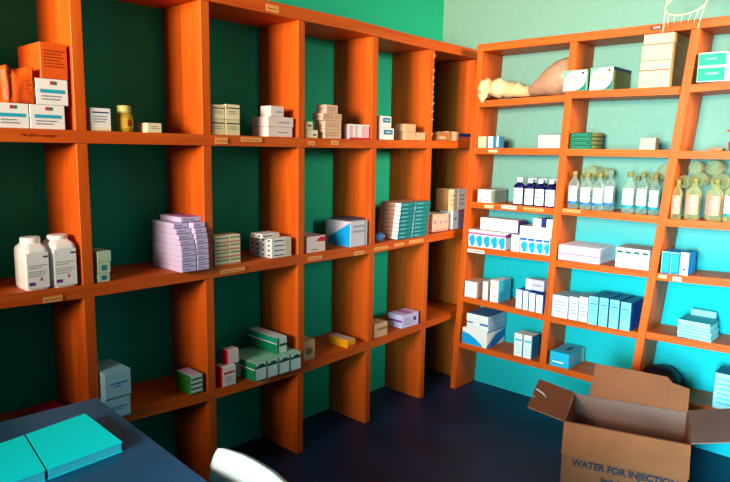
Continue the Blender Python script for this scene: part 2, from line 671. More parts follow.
# ================================================================== LEFT UNIT, TOP ROW (row 1)
LOGO = [('F', 'rect', .44, .78, .54, .92, RED), ('F', 'rect', .54, .78, .64, .92, GREEN), ('F', 'rect', .12, .46, .88, .60, AQUA),
        ('F', 'text', .15, .16, .75, .40, 2, GREY)]
qa = (-2.2816, -2.1960, 1.3527); qb = (-2.1952, -2.1013, 1.3506); qc = (-2.1760, -2.0895, 1.4217)
qb = (qb[0], qb[1], qb[2]); qa = (qa[0], qa[1], qb[2])
LB('medicine_box', 'white blue-banded carton at far left of the top row, under the crumpled orange pack', qa, 1, .01, .15, W, LOGO, 'white blue-banded cartons')
LB('medicine_box', 'lower right white blue-banded carton of the far left stack, beside the divider', qb, 1, .01, .15, W, LOGO, 'white blue-banded cartons')
LB('medicine_box', 'upper white blue-banded carton directly below the square orange box', (qc[0], qc[1], qc[2]), qb[2], .01, .15, W, LOGO, 'white blue-banded cartons')
q = (-2.1604, -2.0873, 1.5187)
LB('medicine_box', 'square orange carton on top of the white blue-banded cartons', q, qc[2], .01, 0.1640, ORANGE,
   [('F', 'text', .12, .30, .9, .82, 6, ORANGED)], None)
# crumpled orange pack
q = (-2.2426, -2.1779, 1.4483)
b = MB()
zb_ = qa[2] + .0006
i = b.mi(ORANGE)
NY, NZ = 12, 8
rr = random.Random(11)
H_ = q[2] - zb_
grid = {}
for side in (0, 1):
    for a in range(NY + 1):
        for c in range(NZ + 1):
            s, t = a / NY, c / NZ
            fold = .009 * math.exp(-((s - .16) / .07) ** 2) * (.35 + .65 * t)
            pinch = .018 * max(0, t - .75) / .25 * (1 - abs(2 * s - 1))
            sag = -.010 * math.exp(-((s - .40) / .22) ** 2) * max(0, t - .7) / .3
            x = (XA - .012 - fold - pinch + rr.uniform(-.0012, .0012)) if side == 0 else (XA - .135 + pinch)
            y = q[0] - .004 + (q[1] - q[0] + .004) * s + (.003 * math.sin(6 * t) if a in (0, NY) else 0)
            grid[side, a, c] = b.bm.verts.new((x, y, zb_ + H_ * t + sag))


def gq(*ids):
    f = b.bm.faces.new([grid[k] for k in ids]); f.material_index = i; f.smooth = True


for a in range(NY):
    for c in range(NZ):
        gq((0, a, c), (0, a + 1, c), (0, a + 1, c + 1), (0, a, c + 1))
        gq((1, a, c), (1, a, c + 1), (1, a + 1, c + 1), (1, a + 1, c))
    gq((0, a, 0), (1, a, 0), (1, a + 1, 0), (0, a + 1, 0))
    gq((0, a, NZ), (0, a + 1, NZ), (1, a + 1, NZ), (1, a, NZ))
for c in range(NZ):
    gq((0, 0, c), (0, 0, c + 1), (1, 0, c + 1), (1, 0, c))
    gq((0, NY, c), (1, NY, c), (1, NY, c + 1), (0, NY, c + 1))
for k in range(4):
    z = zb_ + H_ * (.28 + .11 * k)
    b.box(XA - .0115, XA - .0105, q[0] + .045, q[1] - .012 - .01 * (k % 2), z, z + .002, ORANGED)
tag(b.build('crumpled_pack'), 'crumpled orange paper pack at far left, lower than the square orange carton', 'packet')

# first column right of the first divider
LB('medicine_box', 'small white carton on top row right beside the first divider, left of the yellow bottle', (-2.0310, -1.9684, 1.3512), 1, .01, .05, W,
   [('F', 'rect', .1, .78, .9, .84, NAVY), ('F', 'text', .15, .35, .8, .7, 3, GREY), ('F', 'rect', .02, .03, .98, .16, CREAM)])


def round_bottle(name, label, cat, c, prof, cap, mb_, mc, lab=None, group=None, seg=20, sq=None, rz=0.0, parent_names=('bottle_body', 'cap')):
    t = thing(name, label, cat, c, rz, group)
    b = MB(); b.lathe(prof, (0, 0, 0), mb_, seg, sq=sq); b.build(parent_names[0], t)
    b = MB(); b.lathe(cap, (0, 0, 0), mc, seg); b.build(parent_names[1], t)
    if lab:
        body = [c_ for c_ in t.children if c_.name.startswith(parent_names[0])][0]
        r, z0, z1, m2, extra = lab
        b = MB()
        i = b.mi(m2)
        a0, a1, n = -2.6, -0.35, 12
        pr_ = []
        for k in range(n + 1):
            a = a0 + (a1 - a0) * k / n
            ca, sa = math.cos(a), math.sin(a)
            if sq:
                qq = (abs(ca) ** sq + abs(sa) ** sq) ** (-1 / sq); ca, sa = ca * qq, sa * qq
            pr_.append((r * ca, r * sa))
        for (xa, ya), (xb, yb) in zip(pr_, pr_[1:]):
            b.face([(xa, ya, z0), (xb, yb, z0), (xb, yb, z1), (xa, ya, z1)], m2, True)
        for (f0, f1, g0, g1, m3) in extra:
            k0, k1 = int(round(f0 * n)), int(round(f1 * n))
            for k in range(k0, k1):
                (xa, ya), (xb, yb) = pr_[k], pr_[k + 1]
                e = 1 + .0006 / r
                b.face([(xa * e, ya * e, z0 + (z1 - z0) * g0), (xb * e, yb * e, z0 + (z1 - z0) * g0), (xb * e, yb * e, z0 + (z1 - z0) * g1), (xa * e, ya * e, z0 + (z1 - z0) * g1)], m3, True)
        b.build('label', body)
    return t


q = (-1.9346, -1.8849, 1.3419); zc = 1.3626
z0 = zl(1, q[0], q[1]); r = (q[1] - q[0]) / 2; h = q[2] - z0
round_bottle('pill_bottle', 'small yellow amber pill bottle with a pale cap on the top row', 'bottle', (XA - .02 - r, (q[0] + q[1]) / 2, z0),
             [(r * .9, 0), (r, .003), (r, h * .88), (r * .8, h)], [(r * .8, h), (r * .82, h + .002), (r * .82, zc - z0), (r * .74, zc - z0 + .002)], AMBER, AMBERC,
             (r * 1.01, h * .2, h * .75, mat('amber_label', (196, 160, 50)), [(.4, .7, .2, .8, ORANGED)]), rz=math.pi / 2)
LB('medicine_box', 'tiny white carton on top row left of the second divider', (-1.8550, -1.8039, 1.3152), 1, .01, .06, CREAM, [('F', 'text', .25, .35, .85, .75, 2, GREY)])

# two by two white cartons
DEC = [('F', 'rect', .05, .72, .95, .80, INK), ('F', 'text', .2, .35, .8, .62, 2, GREY)]
ql = (-1.6191, -1.5649, 1.3868); qr = (-1.5637, -1.5023, 1.3905); zm = 1.3382
for (q, cn) in ((ql, 'left'), (qr, 'right')):
    LB('medicine_box', 'lower %s cream-white carton of the four right of the second divider, top row' % cn, (q[0], q[1], zm), 1, .01, .06, YCREAM, DEC, 'four cream-white cartons')
    LB('medicine_box', 'upper %s cream-white carton of the four right of the second divider, top row' % cn, q, zm, .01, .06, CREAM, DEC, 'four cream-white cartons')
# pinkish white stack by the third divider
q1 = (-1.3786, -1.2607, 1.3218); q2 = (-1.3784, -1.2558, 1.3585); q3 = (-1.3649, -1.3008, 1.3977)
PD = [('F', 'text', .4, .3, .9, .6, 1, GREY)]
d = 0.0948
LB('medicine_box', 'bottom pinkish white carton of the stack against the third divider, top row', q1, 1, .01, d, PINKW, PD, 'pinkish white cartons')
LB('medicine_box', 'middle pinkish white carton of the stack against the third divider, top row', q2, q1[2], .01, d, PINKW, PD, 'pinkish white cartons')
LB('medicine_box', 'small pinkish carton on top of the pinkish white stack, top row', q3, q2[2], .012, .06, PINKW, PD, 'pinkish white cartons')

# third column: two tiny boxes, a stack of tan packs, a striped pack
q1 = (-1.1940, -1.1282, 1.3162); q2 = (-1.1941, -1.1553, 1.3483)
LB('medicine_box', 'tiny cream carton lying under a smaller one right of the third divider', q1, 1, .01, .03, CREAM, [('F', 'rect', .6, .3, .85, .5, INK)])
LB('medicine_box', 'smallest cream carton perched on another right of the third divider', q2, q1[2], .01, .02, CREAM, [('F', 'rect', .3, .4, .8, .6, INK)])
za_, zb_, zc_, zd_ = 1.3221, 1.3559, 1.3855, 1.4191
qx = (-1.0931, -0.9969, 1.3559); qy = (-1.1044, -1.0460, 1.3840); qz = (-1.0438, -0.9944, 1.3850); qt = (-1.0855, -1.0181, 1.4187)
d = 0.0585
TD = [('L', 'rect', 0, .42, 1, .55, GREY), ('F', 'text', .1, .2, .9, .8, 2, mat('tan_print', (190, 140, 110)))]
for q, z0, z1, t_ in ((qx, 1, za_, 'bottom'), (qx, za_, zb_, 'second'), (qy, zb_, zc_, 'third layer left'), (qz, zb_, zc_, 'third layer right'), (qt, zc_, zd_, 'topmost')):
    LB('medicine_box', '%s pinkish tan carton of the small pyramid between third and fourth dividers' % t_, (q[0], q[1], z1), z0, .01, d if t_ != 'third layer right' else .05, mat('pink_tan_card', (222, 180, 152)), TD, 'pinkish tan cartons')
q = (-0.9524, -0.8257, 1.3482)
LB('wrapped_pack', 'pink and white striped shrink-wrapped pack with a red base before the fourth divider', q, 1, .01, 0.0291, mat('pink_card', (232, 176, 186)),
   [('F', 'rect', .18, .12, .30, .95, W), ('F', 'rect', .42, .12, .62, .95, W), ('F', 'rect', 0, 0, 1, .11, RED), ('F', 'rect', 0, .9, 1, 1, W)], cat='pack')

# fourth column
q1 = (-0.7601, -0.6615, 1.3401); q2 = (-0.7617, -0.6807, 1.3918)
BD = [('F', 'rect', .28, .45, .9, .85, STEEL), ('F', 'rect', .4, .6, .8, .7, CYANW)]
LB('medicine_box', 'lower white carton with blue label right of the fourth divider, top row', q1, 1, .01, .06, W, BD, 'white cartons with blue label')
LB('medicine_box', 'upper white carton with blue label right of the fourth divider, top row', q2, q1[2], .01, .05, W, BD, 'white cartons with blue label')
q1 = (-0.5787, -0.5022, 1.3280); q2 = (-0.5802, -0.5039, 1.3644); q3 = (-0.4990, -0.4272, 1.3282)
d = 0.0657
LB('medicine_box', 'lower of two stacked tan cartons before the splintered divider', q1, 1, .01, d, TAN, None, 'tan cartons')
LB('medicine_box', 'upper of two stacked tan cartons before the splintered divider', q2, q1[2], .01, d, TAN, None, 'tan cartons')
LB('medicine_box', 'single tan carton beside the two stacked ones, touching the splintered divider', q3, 1, .01, .05, TAN, None, 'tan cartons')
# last column
q1 = (-0.3350, -0.2469, 1.3359); q2 = (-0.2445, -0.1463, 1.3414)
LB('medicine_box', 'dark brown carton at the right end of the top row, left of a tan one', q1, 1, .01, .06, BROWNC, [('F', 'rect', .2, .2, .8, .5, TAN)])
LB('medicine_box', 'tan carton between the brown carton and the dark blue packet, top row', q2, 1, .01, .06, TAN, [('F', 'rect', 0, 0, .35, 1, BROWNC)])
q = (-0.1412, -0.0353, 1.3347)
LB('packet', 'flat dark blue packet in the corner end of the top row', q, zl(1, q[0]), .01, .08, NAVY, [('F', 'rect', 0, 0, 1, .55, ORANGE)], cat='packet')

# ================================================================== LEFT UNIT, MIDDLE ROW (row 2)
def jar(label, u, zshoulder, ztop, d, group):
    y0, y1 = u
    z0 = zl(2, y0, y1)
    w = (y1 - y0) / 2
    t = thing('pill_jar', label, 'bottle', (XA - .004 - d / 2, (y0 + y1) / 2, z0), math.pi / 2, group)
    h, H = zshoulder - z0, ztop - z0
    b = MB()
    i = b.mi(PLASTIC)
    prof = [(.94, 0), (1, .006), (1, h * .93), (.93, h), (.62, h + .012)]
    rings = []
    for sfac, z in prof:
        ring = []
        for k in range(32):
            a = 2 * math.pi * k / 32
            ca, sa = math.cos(a), math.sin(a)
            qq = (abs(ca) ** 7 + abs(sa) ** 7) ** (-1 / 7)
            ring.append(b.bm.verts.new((w * sfac * ca * qq, d / 2 * sfac * sa * qq, z)))
        rings.append(ring)
    for r0, r1 in zip(rings, rings[1:]):
        for k in range(32):
            f = b.bm.faces.new((r0[k], r0[(k + 1) % 32], r1[(k + 1) % 32], r1[k])); f.material_index = i; f.smooth = False
    b.bm.faces.new(rings[0][::-1]); b.bm.faces.new(rings[-1])
    b.build('jar_body', t)
    b = MB()
    rc = w * .82
    b.lathe([(rc * .92, h + .008), (rc, h + .012), (rc, H - .004), (rc * .93, H)], (0, 0, 0), PLASTIC, 28)
    b.build('cap', t)
    b = MB()
    yy = -d / 2 - .0007
    b.face([(-w * .9, yy, h * .05), (w * .9, yy, h * .05), (w * .9, yy, h * .9), (-w * .9, yy, h * .9)], mat('jar_label', (244, 240, 240)))
    yy -= .0006
    for k, (v, a, e) in enumerate([(.60, -.8, .75), (.545, -.8, .3), (.45, -.8, .7), (.40, -.8, .6), (.345, -.8, .4)]):
        x = a
        while x < e:
            wd = random.uniform(.1, .24)
            x2 = min(x + wd, e)
            b.face([(x * w, yy, (v - .010) * h), (x2 * w, yy, (v - .010) * h), (x2 * w, yy, (v + .010) * h), (x * w, yy, (v + .010) * h)], GREY)
            x = x2 + .04
    b.face([(w * .45, yy, h * .78), (w * .85, yy, h * .78), (w * .85, yy, h * .82), (w * .45, yy, h * .82)], NAVY)
    b.face([(-w * .8, yy, h * .12), (-w * .3, yy, h * .12), (-w * .3, yy, h * .20), (-w * .8, yy, h * .20)], PURPLE)
    b.face([(w * .15, yy, h * .22), (w * .3, yy, h * .22), (w * .3, yy, h * .30), (w * .15, yy, h * .30)], RED)
    b.build('label', t)
    return t


qa = (-2.2308, -2.1668, 0.9551); za = 0.9839
qb = (-2.1580, -2.0899, 0.9603); zb = 0.9842
da = 0.0975
jar('left of two big white plastic pill jars with printed labels, middle row', qa[:2], qa[2], za, da, 'white pill jars')
jar('right of two big white plastic pill jars, nearer the first divider', qb[:2], qb[2], zb, da, 'white pill jars')

q3 = (-2.0328, -1.9929, 0.8618); q2 = (-2.0313, -1.9900, 0.8938); q1 = (-2.0313, -1.9876, 0.9288)
SD = [('F', 'rect', .3, .25, .7, .75, STEEL)]
LB('medicine_box', 'bottom of three small pale green cartons stacked right of the first divider', q3, 2, .006, .07, mat('pale_green_card', (176, 200, 170)), SD, 'three small pale green cartons')
LB('medicine_box', 'middle of three small pale green cartons stacked right of the first divider', q2, q3[2], .006, .07, mat('pale_green_card', (176, 200, 170)), SD, 'three small pale green cartons')
LB('medicine_box', 'topmost of three small pale green cartons stacked right of the first divider', q1, q2[2], .005, .07, mat('pale_green_card', (176, 200, 170)), None, 'three small pale green cartons')

# the tall lilac stack
c1 = (-1.7662, -1.7105, 0.9896); c2 = (-1.7083, -1.6570, 0.9954)
dd = 0.1866
z0 = zl(2, c1[0], c2[1])
c2 = (c2[0], min(c2[1], -1.6608), c2[2])
z1 = 0.9925
n = 9
lh = (z1 - z0) / n
LD = [('F', 'rect', .03, .02, .97, .14, mat('lilac_print', (120, 116, 170))), ('F', 'rect', .1, .42, .6, .58, mat('lilac_print', (120, 116, 170))),
      ('L', 'rect', 0, 0, 1, .06, LILAC)]
for k in range(n):
    sh = [0, 0, 0, .001, .003, .008, .017, .030, .046][k]
    for q, cn in ((c1, 'left'), (c2, 'right')):
        g = sh if cn == 'left' else sh * .4
        jx = random.uniform(-.001, .001)
        LB('medicine_box', '%s lilac carton in the %s column of the tall lilac stack' % (nth_top(k, n).capitalize(), cn), (q[0], q[1], z0 + lh * (k + 1)),
           z0 + lh * k, -.024 + g + .001 + jx, dd - g, LILACW, LD, 'lilac cartons')
qt = (-1.7389, -1.6585, 1.0096)
LB('medicine_box', 'single lilac carton with purple top lying across the tall lilac stack', (qt[0], qt[1], z1 + lh), z1 + .0004, .02, dd - .05, LILACW,
   [('T', 'rect', .3, .02, .98, .98, mat('mauve_print', (176, 110, 180)))] + LD, 'lilac cartons')

# two columns of striped cream cartons
c1 = (-1.6212, -1.5629, 0.9372); c2 = (-1.5611, -1.5114, 0.9376)
z0 = zl(2, c1[0], c2[1]); n = 4
CD = [('F', 'rect', .05, .58, .95, .76, mat('green_grey_print', (110, 130, 110))), ('F', 'rect', 0, 0, 1, .22, mat('rose_print', (214, 130, 120)))]
for q, cn in ((c1, 'left'), (c2, 'right')):
    for k in range(n):
        h = (q[2] - z0) / n
        LB('medicine_box', '%s striped cream carton, %s column, right of the lilac stack' % (nth_top(k, n).capitalize(), cn), (q[0], q[1], z0 + h * (k + 1)), z0 + h * k, .003, .06, CREAM, CD, 'striped cream cartons')
# white stack with dark end prints: four layers, three deep
fr = (-1.3695, -1.2708, 0.9051)
dd = 0.1353
z0 = zl(2, fr[0], fr[1]); n = 4
WDEC = [('F', 'rect', .1, .4, .62, .62, INK), ('L', 'rect', .3, .35, .7, .7, INK), ('F', 'rect', .68, 0, .98, 1, mat('beige_print', (216, 190, 160)))]
h = (fr[2] - z0) / n
dep = dd / 4
for k in range(n):
    for j in range(4):
        LB('medicine_box', '%s white carton with dark print, row %s from the front' % (nth_top(k, n).capitalize(), ORD[j + 1]), (fr[0], fr[1], z0 + h * (k + 1)), z0 + h * k, .004 + dep * j, dep - .0006, W, WDEC, 'white cartons with dark print')
qa = (-1.3984, -1.3116, 0.9361)
for j in range(2):
    LB('medicine_box', '%s white carton lying on top of the dark printed white stack' % ('Front', 'Rear')[j].lower().capitalize(), (qa[0], qa[1], fr[2] + h), fr[2] + .0004, .025 + (dep + .001) * j, dep - .0006, W, WDEC, 'white cartons with dark print')

# third column
q = (-1.1864, -1.0844, 0.8958)
LB('medicine_box', 'white carton with a pink corner flash right of the third divider, middle row', q, 2, .008, .12, mat('rosy_white_card', (224, 200, 196)),
   [('F', 'poly', [(.45, .68), (1, .62), (1, .92), (.75, .94)], RED), ('F', 'text', .25, .10, .62, .22, 1, INK), ('T', 'rect', .3, 0, 1, .2, MAG)])
q = (-0.9438, -0.8363, 0.9396)
d = 0.1530
LB('medicine_box', 'large white carton with a bright blue triangle on its side, before the fourth divider', q, 2, .002, d, mat('greyish_white_card', (206, 196, 204)),
   [('L', 'poly', [(.98, .02), (.98, .96), (.12, .30), (.12, .02)], SKY), ('F', 'text', .15, .5, .9, .9, 2, GREY), ('F', 'rect', .82, 0, .9, 1, GREY)])
z_ = q[2]
LB('packet', 'thin dark packet lying on the large carton with the blue triangle', (q[0] + .004, q[1] + .004, q[2] + .009), q[2] + .0005, .03, d - .05, mat('dark_grey_card', (60, 56, 74)), None, None, 'packet')

# teal stack
c1 = (-0.6423, -0.5390, 1.0058); c2 = (-0.5353, -0.4141, 1.0024)
c2 = (c2[0], min(c2[1], -.4188), c2[2])
dd = 0.1243
z0 = zl(2, c1[0], c2[1]); n = 9; h = (c1[2] - z0) / n
for k in range(n):
    out = -.010 - .0022 * k
    for q, cn in ((c1, 'left'), (c2, 'right')):
        LB('medicine_box', '%s teal carton in the %s column of the teal stack' % (nth_top(k, n).capitalize(), cn), (q[0], q[1], z0 + h * (k + 1)), z0 + h * k, out + random.uniform(0, .002), dd if cn == 'left' else .12,
           TEAL, [('F', 'rect', .1, .35, .5, .65, mat('teal_print', (90, 176, 176))), ('F', 'rect', 0, 0, 1, .10, TEALD), ('L', 'rect', .72, .04, 1, .96, W), ('L', 'rect', 0, .04, .72, .96, mat('rosy_brown_card', (190, 120, 96)))]
           + ([('T', 'rect', 0, 0, 1, 1, mat('rosy_brown_card', (190, 120, 96)))] if k == n - 1 else []), 'teal cartons')
# crumpled blue wrapper
q = (-0.7514, -0.6819, 0.8707)
z0 = zl(2, q[0], q[1])
bm_ = bmesh.new()
bmesh.ops.create_icosphere(bm_, subdivisions=2, radius=1)
rr = random.Random(3)
r = (q[1] - q[0]) / 2
for v in bm_.verts:
    k = rr.uniform(.75, 1.0)
    v.co = Vector((v.co.x * .022 * k, v.co.y * r * k, max(v.co.z * .024 * k, -.021)))
b = MB(); b.merge(bm_, mat('blue_foil', (60, 110, 160), .35, .5))
tag(b.build('crumpled_wrapper', None, (XA - .035, (q[0] + q[1]) / 2, z0 + .0212)), 'crumpled blue wrapper at the left foot of the teal stack', 'wrapper')

# last column
z0 = zl(2, -0.3415, -0.0475)
RD = [('F', 'rect', .35, .45, .65, .6, mat('mauve_print', (176, 110, 180))), ('F', 'rect', .05, .05, .95, .12, mat('rose_print', (214, 130, 120)))]
PT = mat('pink_tan_card', (222, 180, 152))
for q, nm in (((-0.3471, -0.3025, 0.9331), 'leftmost'), ((-0.3008, -0.2553, 0.9301), 'middle'), ((-0.2537, -0.2071, 0.9296), 'rightmost')):
    LB('medicine_box', '%s of three pinkish dotted cartons at the foot of the last column' % nm.capitalize(), q, z0, .012, .10, PT, RD, 'pinkish dotted cartons')
q4 = (-0.1795, -0.1203, 0.9401); q5 = (-0.1157, -0.0499, 0.9362)
LB('medicine_box', 'upright white carton right of the pinkish dotted cartons, last column', q4, z0, .012, .08, W, [('F', 'rect', .3, .5, .7, .6, GREY)])
LB('medicine_box', 'dull purple carton at the right end of the middle row', q5, z0, .012, .08, mat('dull_purple_card', (130, 90, 130)), None)
zt = 1.0505
q6 = (-0.2168, -0.1389, 1.0522); q7 = (-0.1325, -0.0534, 1.0493)
zb6 = max(q4[2], q5[2])
LB('medicine_box', 'upper cream carton with brown side resting on the lower cartons, last column', (q6[0], q6[1], zt), zb6, .012, 0.0787, YCREAM,
   [('L', 'rect', 0, 0, 1, 1, BROWNC), ('F', 'text', .2, .2, .8, .8, 3, TAN)])
LB('medicine_box', 'upper pinkish white carton at the right end, on the dull purple carton', (q7[0], q7[1], zt), zb6, .012, .10, PINKW, [('F', 'text', .2, .2, .8, .8, 3, GREY)])

# ================================================================== LEFT UNIT, LOWEST ROW (row 3)
q1 = (-2.0402, -1.9566, 0.5586); q2 = (-2.0439, -1.9600, 0.4727)
BL = mat('light_blue_card', (150, 200, 222))
D3 = [('F', 'rect', .2, .52, .85, .58, BLUE), ('F', 'rect', .3, .42, .62, .47, BLUE), ('F', 'rect', 0, 0, 1, .05, STEEL)]
LB('medicine_box', 'lower pale blue carton beside the desk, half hidden behind its edge', q2, 3, -.028, .14, BL, D3, 'pale blue cartons by the desk')
LB('medicine_box', 'upper pale blue carton standing on another beside the desk', q1, q2[2], -.028, .13, BL, D3, 'pale blue cartons by the desk')
q = (-1.7274, -1.6779, 0.4600)
z0 = zl(3, q[0], q[1]); n = 4; h = (q[2] - z0) / n
d = 0.0914
for k in range(n):
    LB('medicine_box', '%s green and white carton left of the second divider, lowest row' % nth_top(k, n).capitalize(), (q[0], q[1], z0 + h * (k + 1)), z0 + h * k, .004, d, mat('pale_mint_card', (190, 220, 206)),
       [('F', 'rect', 0, 0, 1, .35, GREEND), ('L', 'rect', 0, 0, 1, 1, GRASS)] + ([('T', 'rect', .08, .05, .92, .95, LILACW)] if k == n - 1 else []), 'flat green and white cartons')
# red and white boxes
q1 = (-1.5993, -1.5409, 0.4604)
LB('medicine_box', 'white carton with a red side standing right of the second divider, lowest row', q1, 3, .0, .05, W,
   [('L', 'rect', 0, 0, 1, 1, RED), ('F', 'rect', .1, .62, .9, .72, RED), ('F', 'text', .2, .2, .85, .5, 3, GREY)])
q2 = (-1.5235, -1.4689, 0.4555)
LB('medicine_box', 'greyish white carton behind the red sided carton, lowest row', q2, 3, .055, .06, mat('greyish_white_card', (206, 196, 204)), [('F', 'rect', .1, .75, .9, .85, INK)])
q3 = (-1.5693, -1.5211, 0.5158)
LB('medicine_box', 'small pinkish carton with red side lying on the red sided carton', (q3[0], q3[1], q3[2]), max(q1[2], 0) + .0004, .008, .04, PINKW, [('L', 'rect', 0, 0, 1, 1, RED)])
# green and white long cartons
gq = [(-1.4797, -1.4232, 0.4520), (-1.4212, -1.3680, 0.4499), (-1.3655, -1.3098, 0.4522), (-1.3078, -1.2506, 0.4526)]
zt = min(g[2] for g in gq)
GD = [('F', 'rect', .02, .68, .98, .82, GREEND), ('F', 'rect', .35, .82, .8, .92, GREEND), ('F', 'rect', 0, .0, .06, 1, GREEN), ('L', 'rect', 0, 0, 1, .62, GREEN), ('L', 'rect', 0, .62, 1, .68, W), ('L', 'rect', 0, .68, 1, 1, GREEN),
      ('T', 'rect', 0, 0, 1, 1, MINT)]
dl = min(.2, 0.1800)
z0 = max(zl(3, g[0], g[1]) for g in gq)
hh = sum(g[2] for g in gq) / 4 - z0
for g, nm in zip(gq, ('leftmost', 'second', 'third', 'rightmost')):
    zz = zl(3, g[0], g[1])
    LB('medicine_box', '%s of four long green and white cartons in a row, lowest row' % nm.capitalize(), (g[0], g[1], zz + hh), zz, -.03, dl, mat('pale_cyan_white_card', (206, 226, 226)), GD, 'long green and white cartons')
zz = max(zl(3, g[0], g[1]) for g in gq[1:3]) + hh + .0008
q = (-1.3503, -1.2974, 0.5165)
LB('medicine_box', 'long green and white carton lying on top of the row of four', (q[0], q[1], q[2]), zz, .0, .185, mat('pale_cyan_white_card', (206, 226, 226)),
   [('L', 'rect', 0, 0, 1, .6, GREEN), ('L', 'rect', 0, .6, 1, .66, W), ('L', 'rect', 0, .66, 1, 1, TEALB), ('F', 'rect', 0, .0, .2, 1, GREEN), ('F', 'rect', .3, .45, 1, .6, GREEND)], 'long green and white cartons')
q = (-1.1844, -1.1286, 0.4636)
LB('medicine_box', 'small tan carton partly behind the third divider, lowest row', (max(q[0] - .02, -1.2035), q[1], q[2]), 3, .02, .07, TAN, [('F', 'rect', .3, .3, .8, .6, OLIVE)])
q = (-0.9482, -0.8971, 0.4183)
LB('medicine_box', 'flat yellow carton with a pale lilac top, before the fourth divider', q, 3, .006, 0.1216, YELLOW, [('T', 'rect', .02, .02, .98, .98, mat('pale_rose_card', (206, 176, 176))), ('F', 'rect', 0, .0, 1, .4, ORANGE)])
q = (-0.7711, -0.6756, 0.4532)
LB('medicine_box', 'tan carton with a dark stripe right of the fourth divider, lowest row', q, 3, .01, .07, TAN, [('F', 'rect', .25, .5, .95, .66, OLIVE)])
q = (-0.5744, -0.4445, 0.4598)
LB('medicine_box', 'white lilac carton with a dark square print, lowest row, before the fifth divider', q, 3, .006, 0.0876, LILACW,
   [('F', 'rect', .68, .4, .84, .68, NAVY), ('F', 'text', .15, .15, .6, .7, 3, GREY), ('L', 'rect', 0, .45, 1, .6, PURPLE), ('T', 'rect', .35, .05, .7, .95, mat('mauve_print', (176, 110, 180)))])

# ================================================================== RIGHT UNIT
# tan plastic bag with a knotted pale neck
def loft(b, secs, mt, seg=24, seed=1, jit=.06):
    rr = random.Random(seed)
    i = b.mi(mt)
    rings = []
    for (x, yc, zc, ry, rz_) in secs:
        ring = []
        for k in range(seg):
            a = 2 * math.pi * k / seg
            j = 1 + rr.uniform(-jit, jit)
            ring.append(b.bm.verts.new((x, yc + ry * math.cos(a) * j, zc + rz_ * math.sin(a) * j)))
        rings.append(ring)
    for r0, r1 in zip(rings, rings[1:]):
        for k in range(seg):
            f = b.bm.faces.new((r0[k], r0[(k + 1) % seg], r1[(k + 1) % seg], r1[k])); f.material_index = i; f.smooth = True
    b.bm.faces.new(rings[0][::-1]).material_index = i
    b.bm.faces.new(rings[-1]).material_index = i


bag = thing('plastic_bag', 'big tan plastic bag with a knotted cream neck lying on the top shelf', 'bag', (0.6, -0.11, 1.497))
b = MB()
zs = 1.499
secs = []
for x, zt_, ry in ((.578, 1.548, .026), (.60, 1.556, .036), (.63, 1.585, .05), (.66, 1.614, .06), (.69, 1.638, .068), (.72, 1.655, .072), (.75, 1.666, .074), (.78, 1.670, .072), (.795, 1.662, .064), (.803, 1.64, .05)):
    hb = (zt_ - zs - .006) / 2
    secs.append((x, -.098, zs + .006 + hb, ry, hb))
loft(b, secs, BAG, 28, 4, .035)
into(b.build('bag_body'), bag)
b = MB()
secs = []
for k, (x, zc, r) in enumerate(((.47, 1.538, .034), (.485, 1.535, .039), (.50, 1.535, .034), (.515, 1.533, .037), (.535, 1.531, .031), (.55, 1.53, .034), (.57, 1.526, .026), (.59, 1.528, .024), (.605, 1.528, .018), (.615, 1.528, .010))):
    secs.append((x, -.135 + (.0 if k < 6 else .012 * (k - 5)), max(zc, zs + r * 1.08), r, r))
loft(b, secs, mat('tan_cream_bag', (222, 178, 128), .5, .3, .2, 20), 20, 9, .09)
into(b.build('bag_neck'), bag)
b = MB()
for cx, cz, r, sd in ((.386, 1.548, .046, 1), (.452, 1.546, .045, 2)):
    s_ = bmesh.new()
    bmesh.ops.create_icosphere(s_, subdivisions=3, radius=1)
    for v in s_.verts:
        a = math.atan2(v.co.y, v.co.z)
        j = 1 + .05 * math.sin(a * 6 + sd + v.co.x * 3) + .05 * math.sin(v.co.x * 9 + a * 2) + random.uniform(-.012, .012)
        v.co = Vector((cx + v.co.x * r * .92, -.158 + v.co.y * r * j, cz + v.co.z * r * j))
    b.merge(s_, BAGW, smooth=True)
ring0 = []
i = b.mi(BAGW)
rings = []
for z, r, x in ((1.520, .026, .390), (1.503, .020, .390), (1.490, .011, .389), (1.478, .004, .388)):
    rings.append([b.bm.verts.new((x + r * math.cos(2 * math.pi * k / 12) * (1 + .2 * (k % 2)), -.196 + .4 * r * math.sin(2 * math.pi * k / 12), z)) for k in range(12)])
for r0, r1 in zip(rings, rings[1:]):
    for k in range(12):
        b.bm.faces.new((r0[k], r0[(k + 1) % 12], r1[(k + 1) % 12], r1[k])).material_index = i
b.bm.faces.new(rings[0][::-1]).material_index = i; b.bm.faces.new(rings[-1]).material_index = i
into(b.build('bag_knot'), bag)

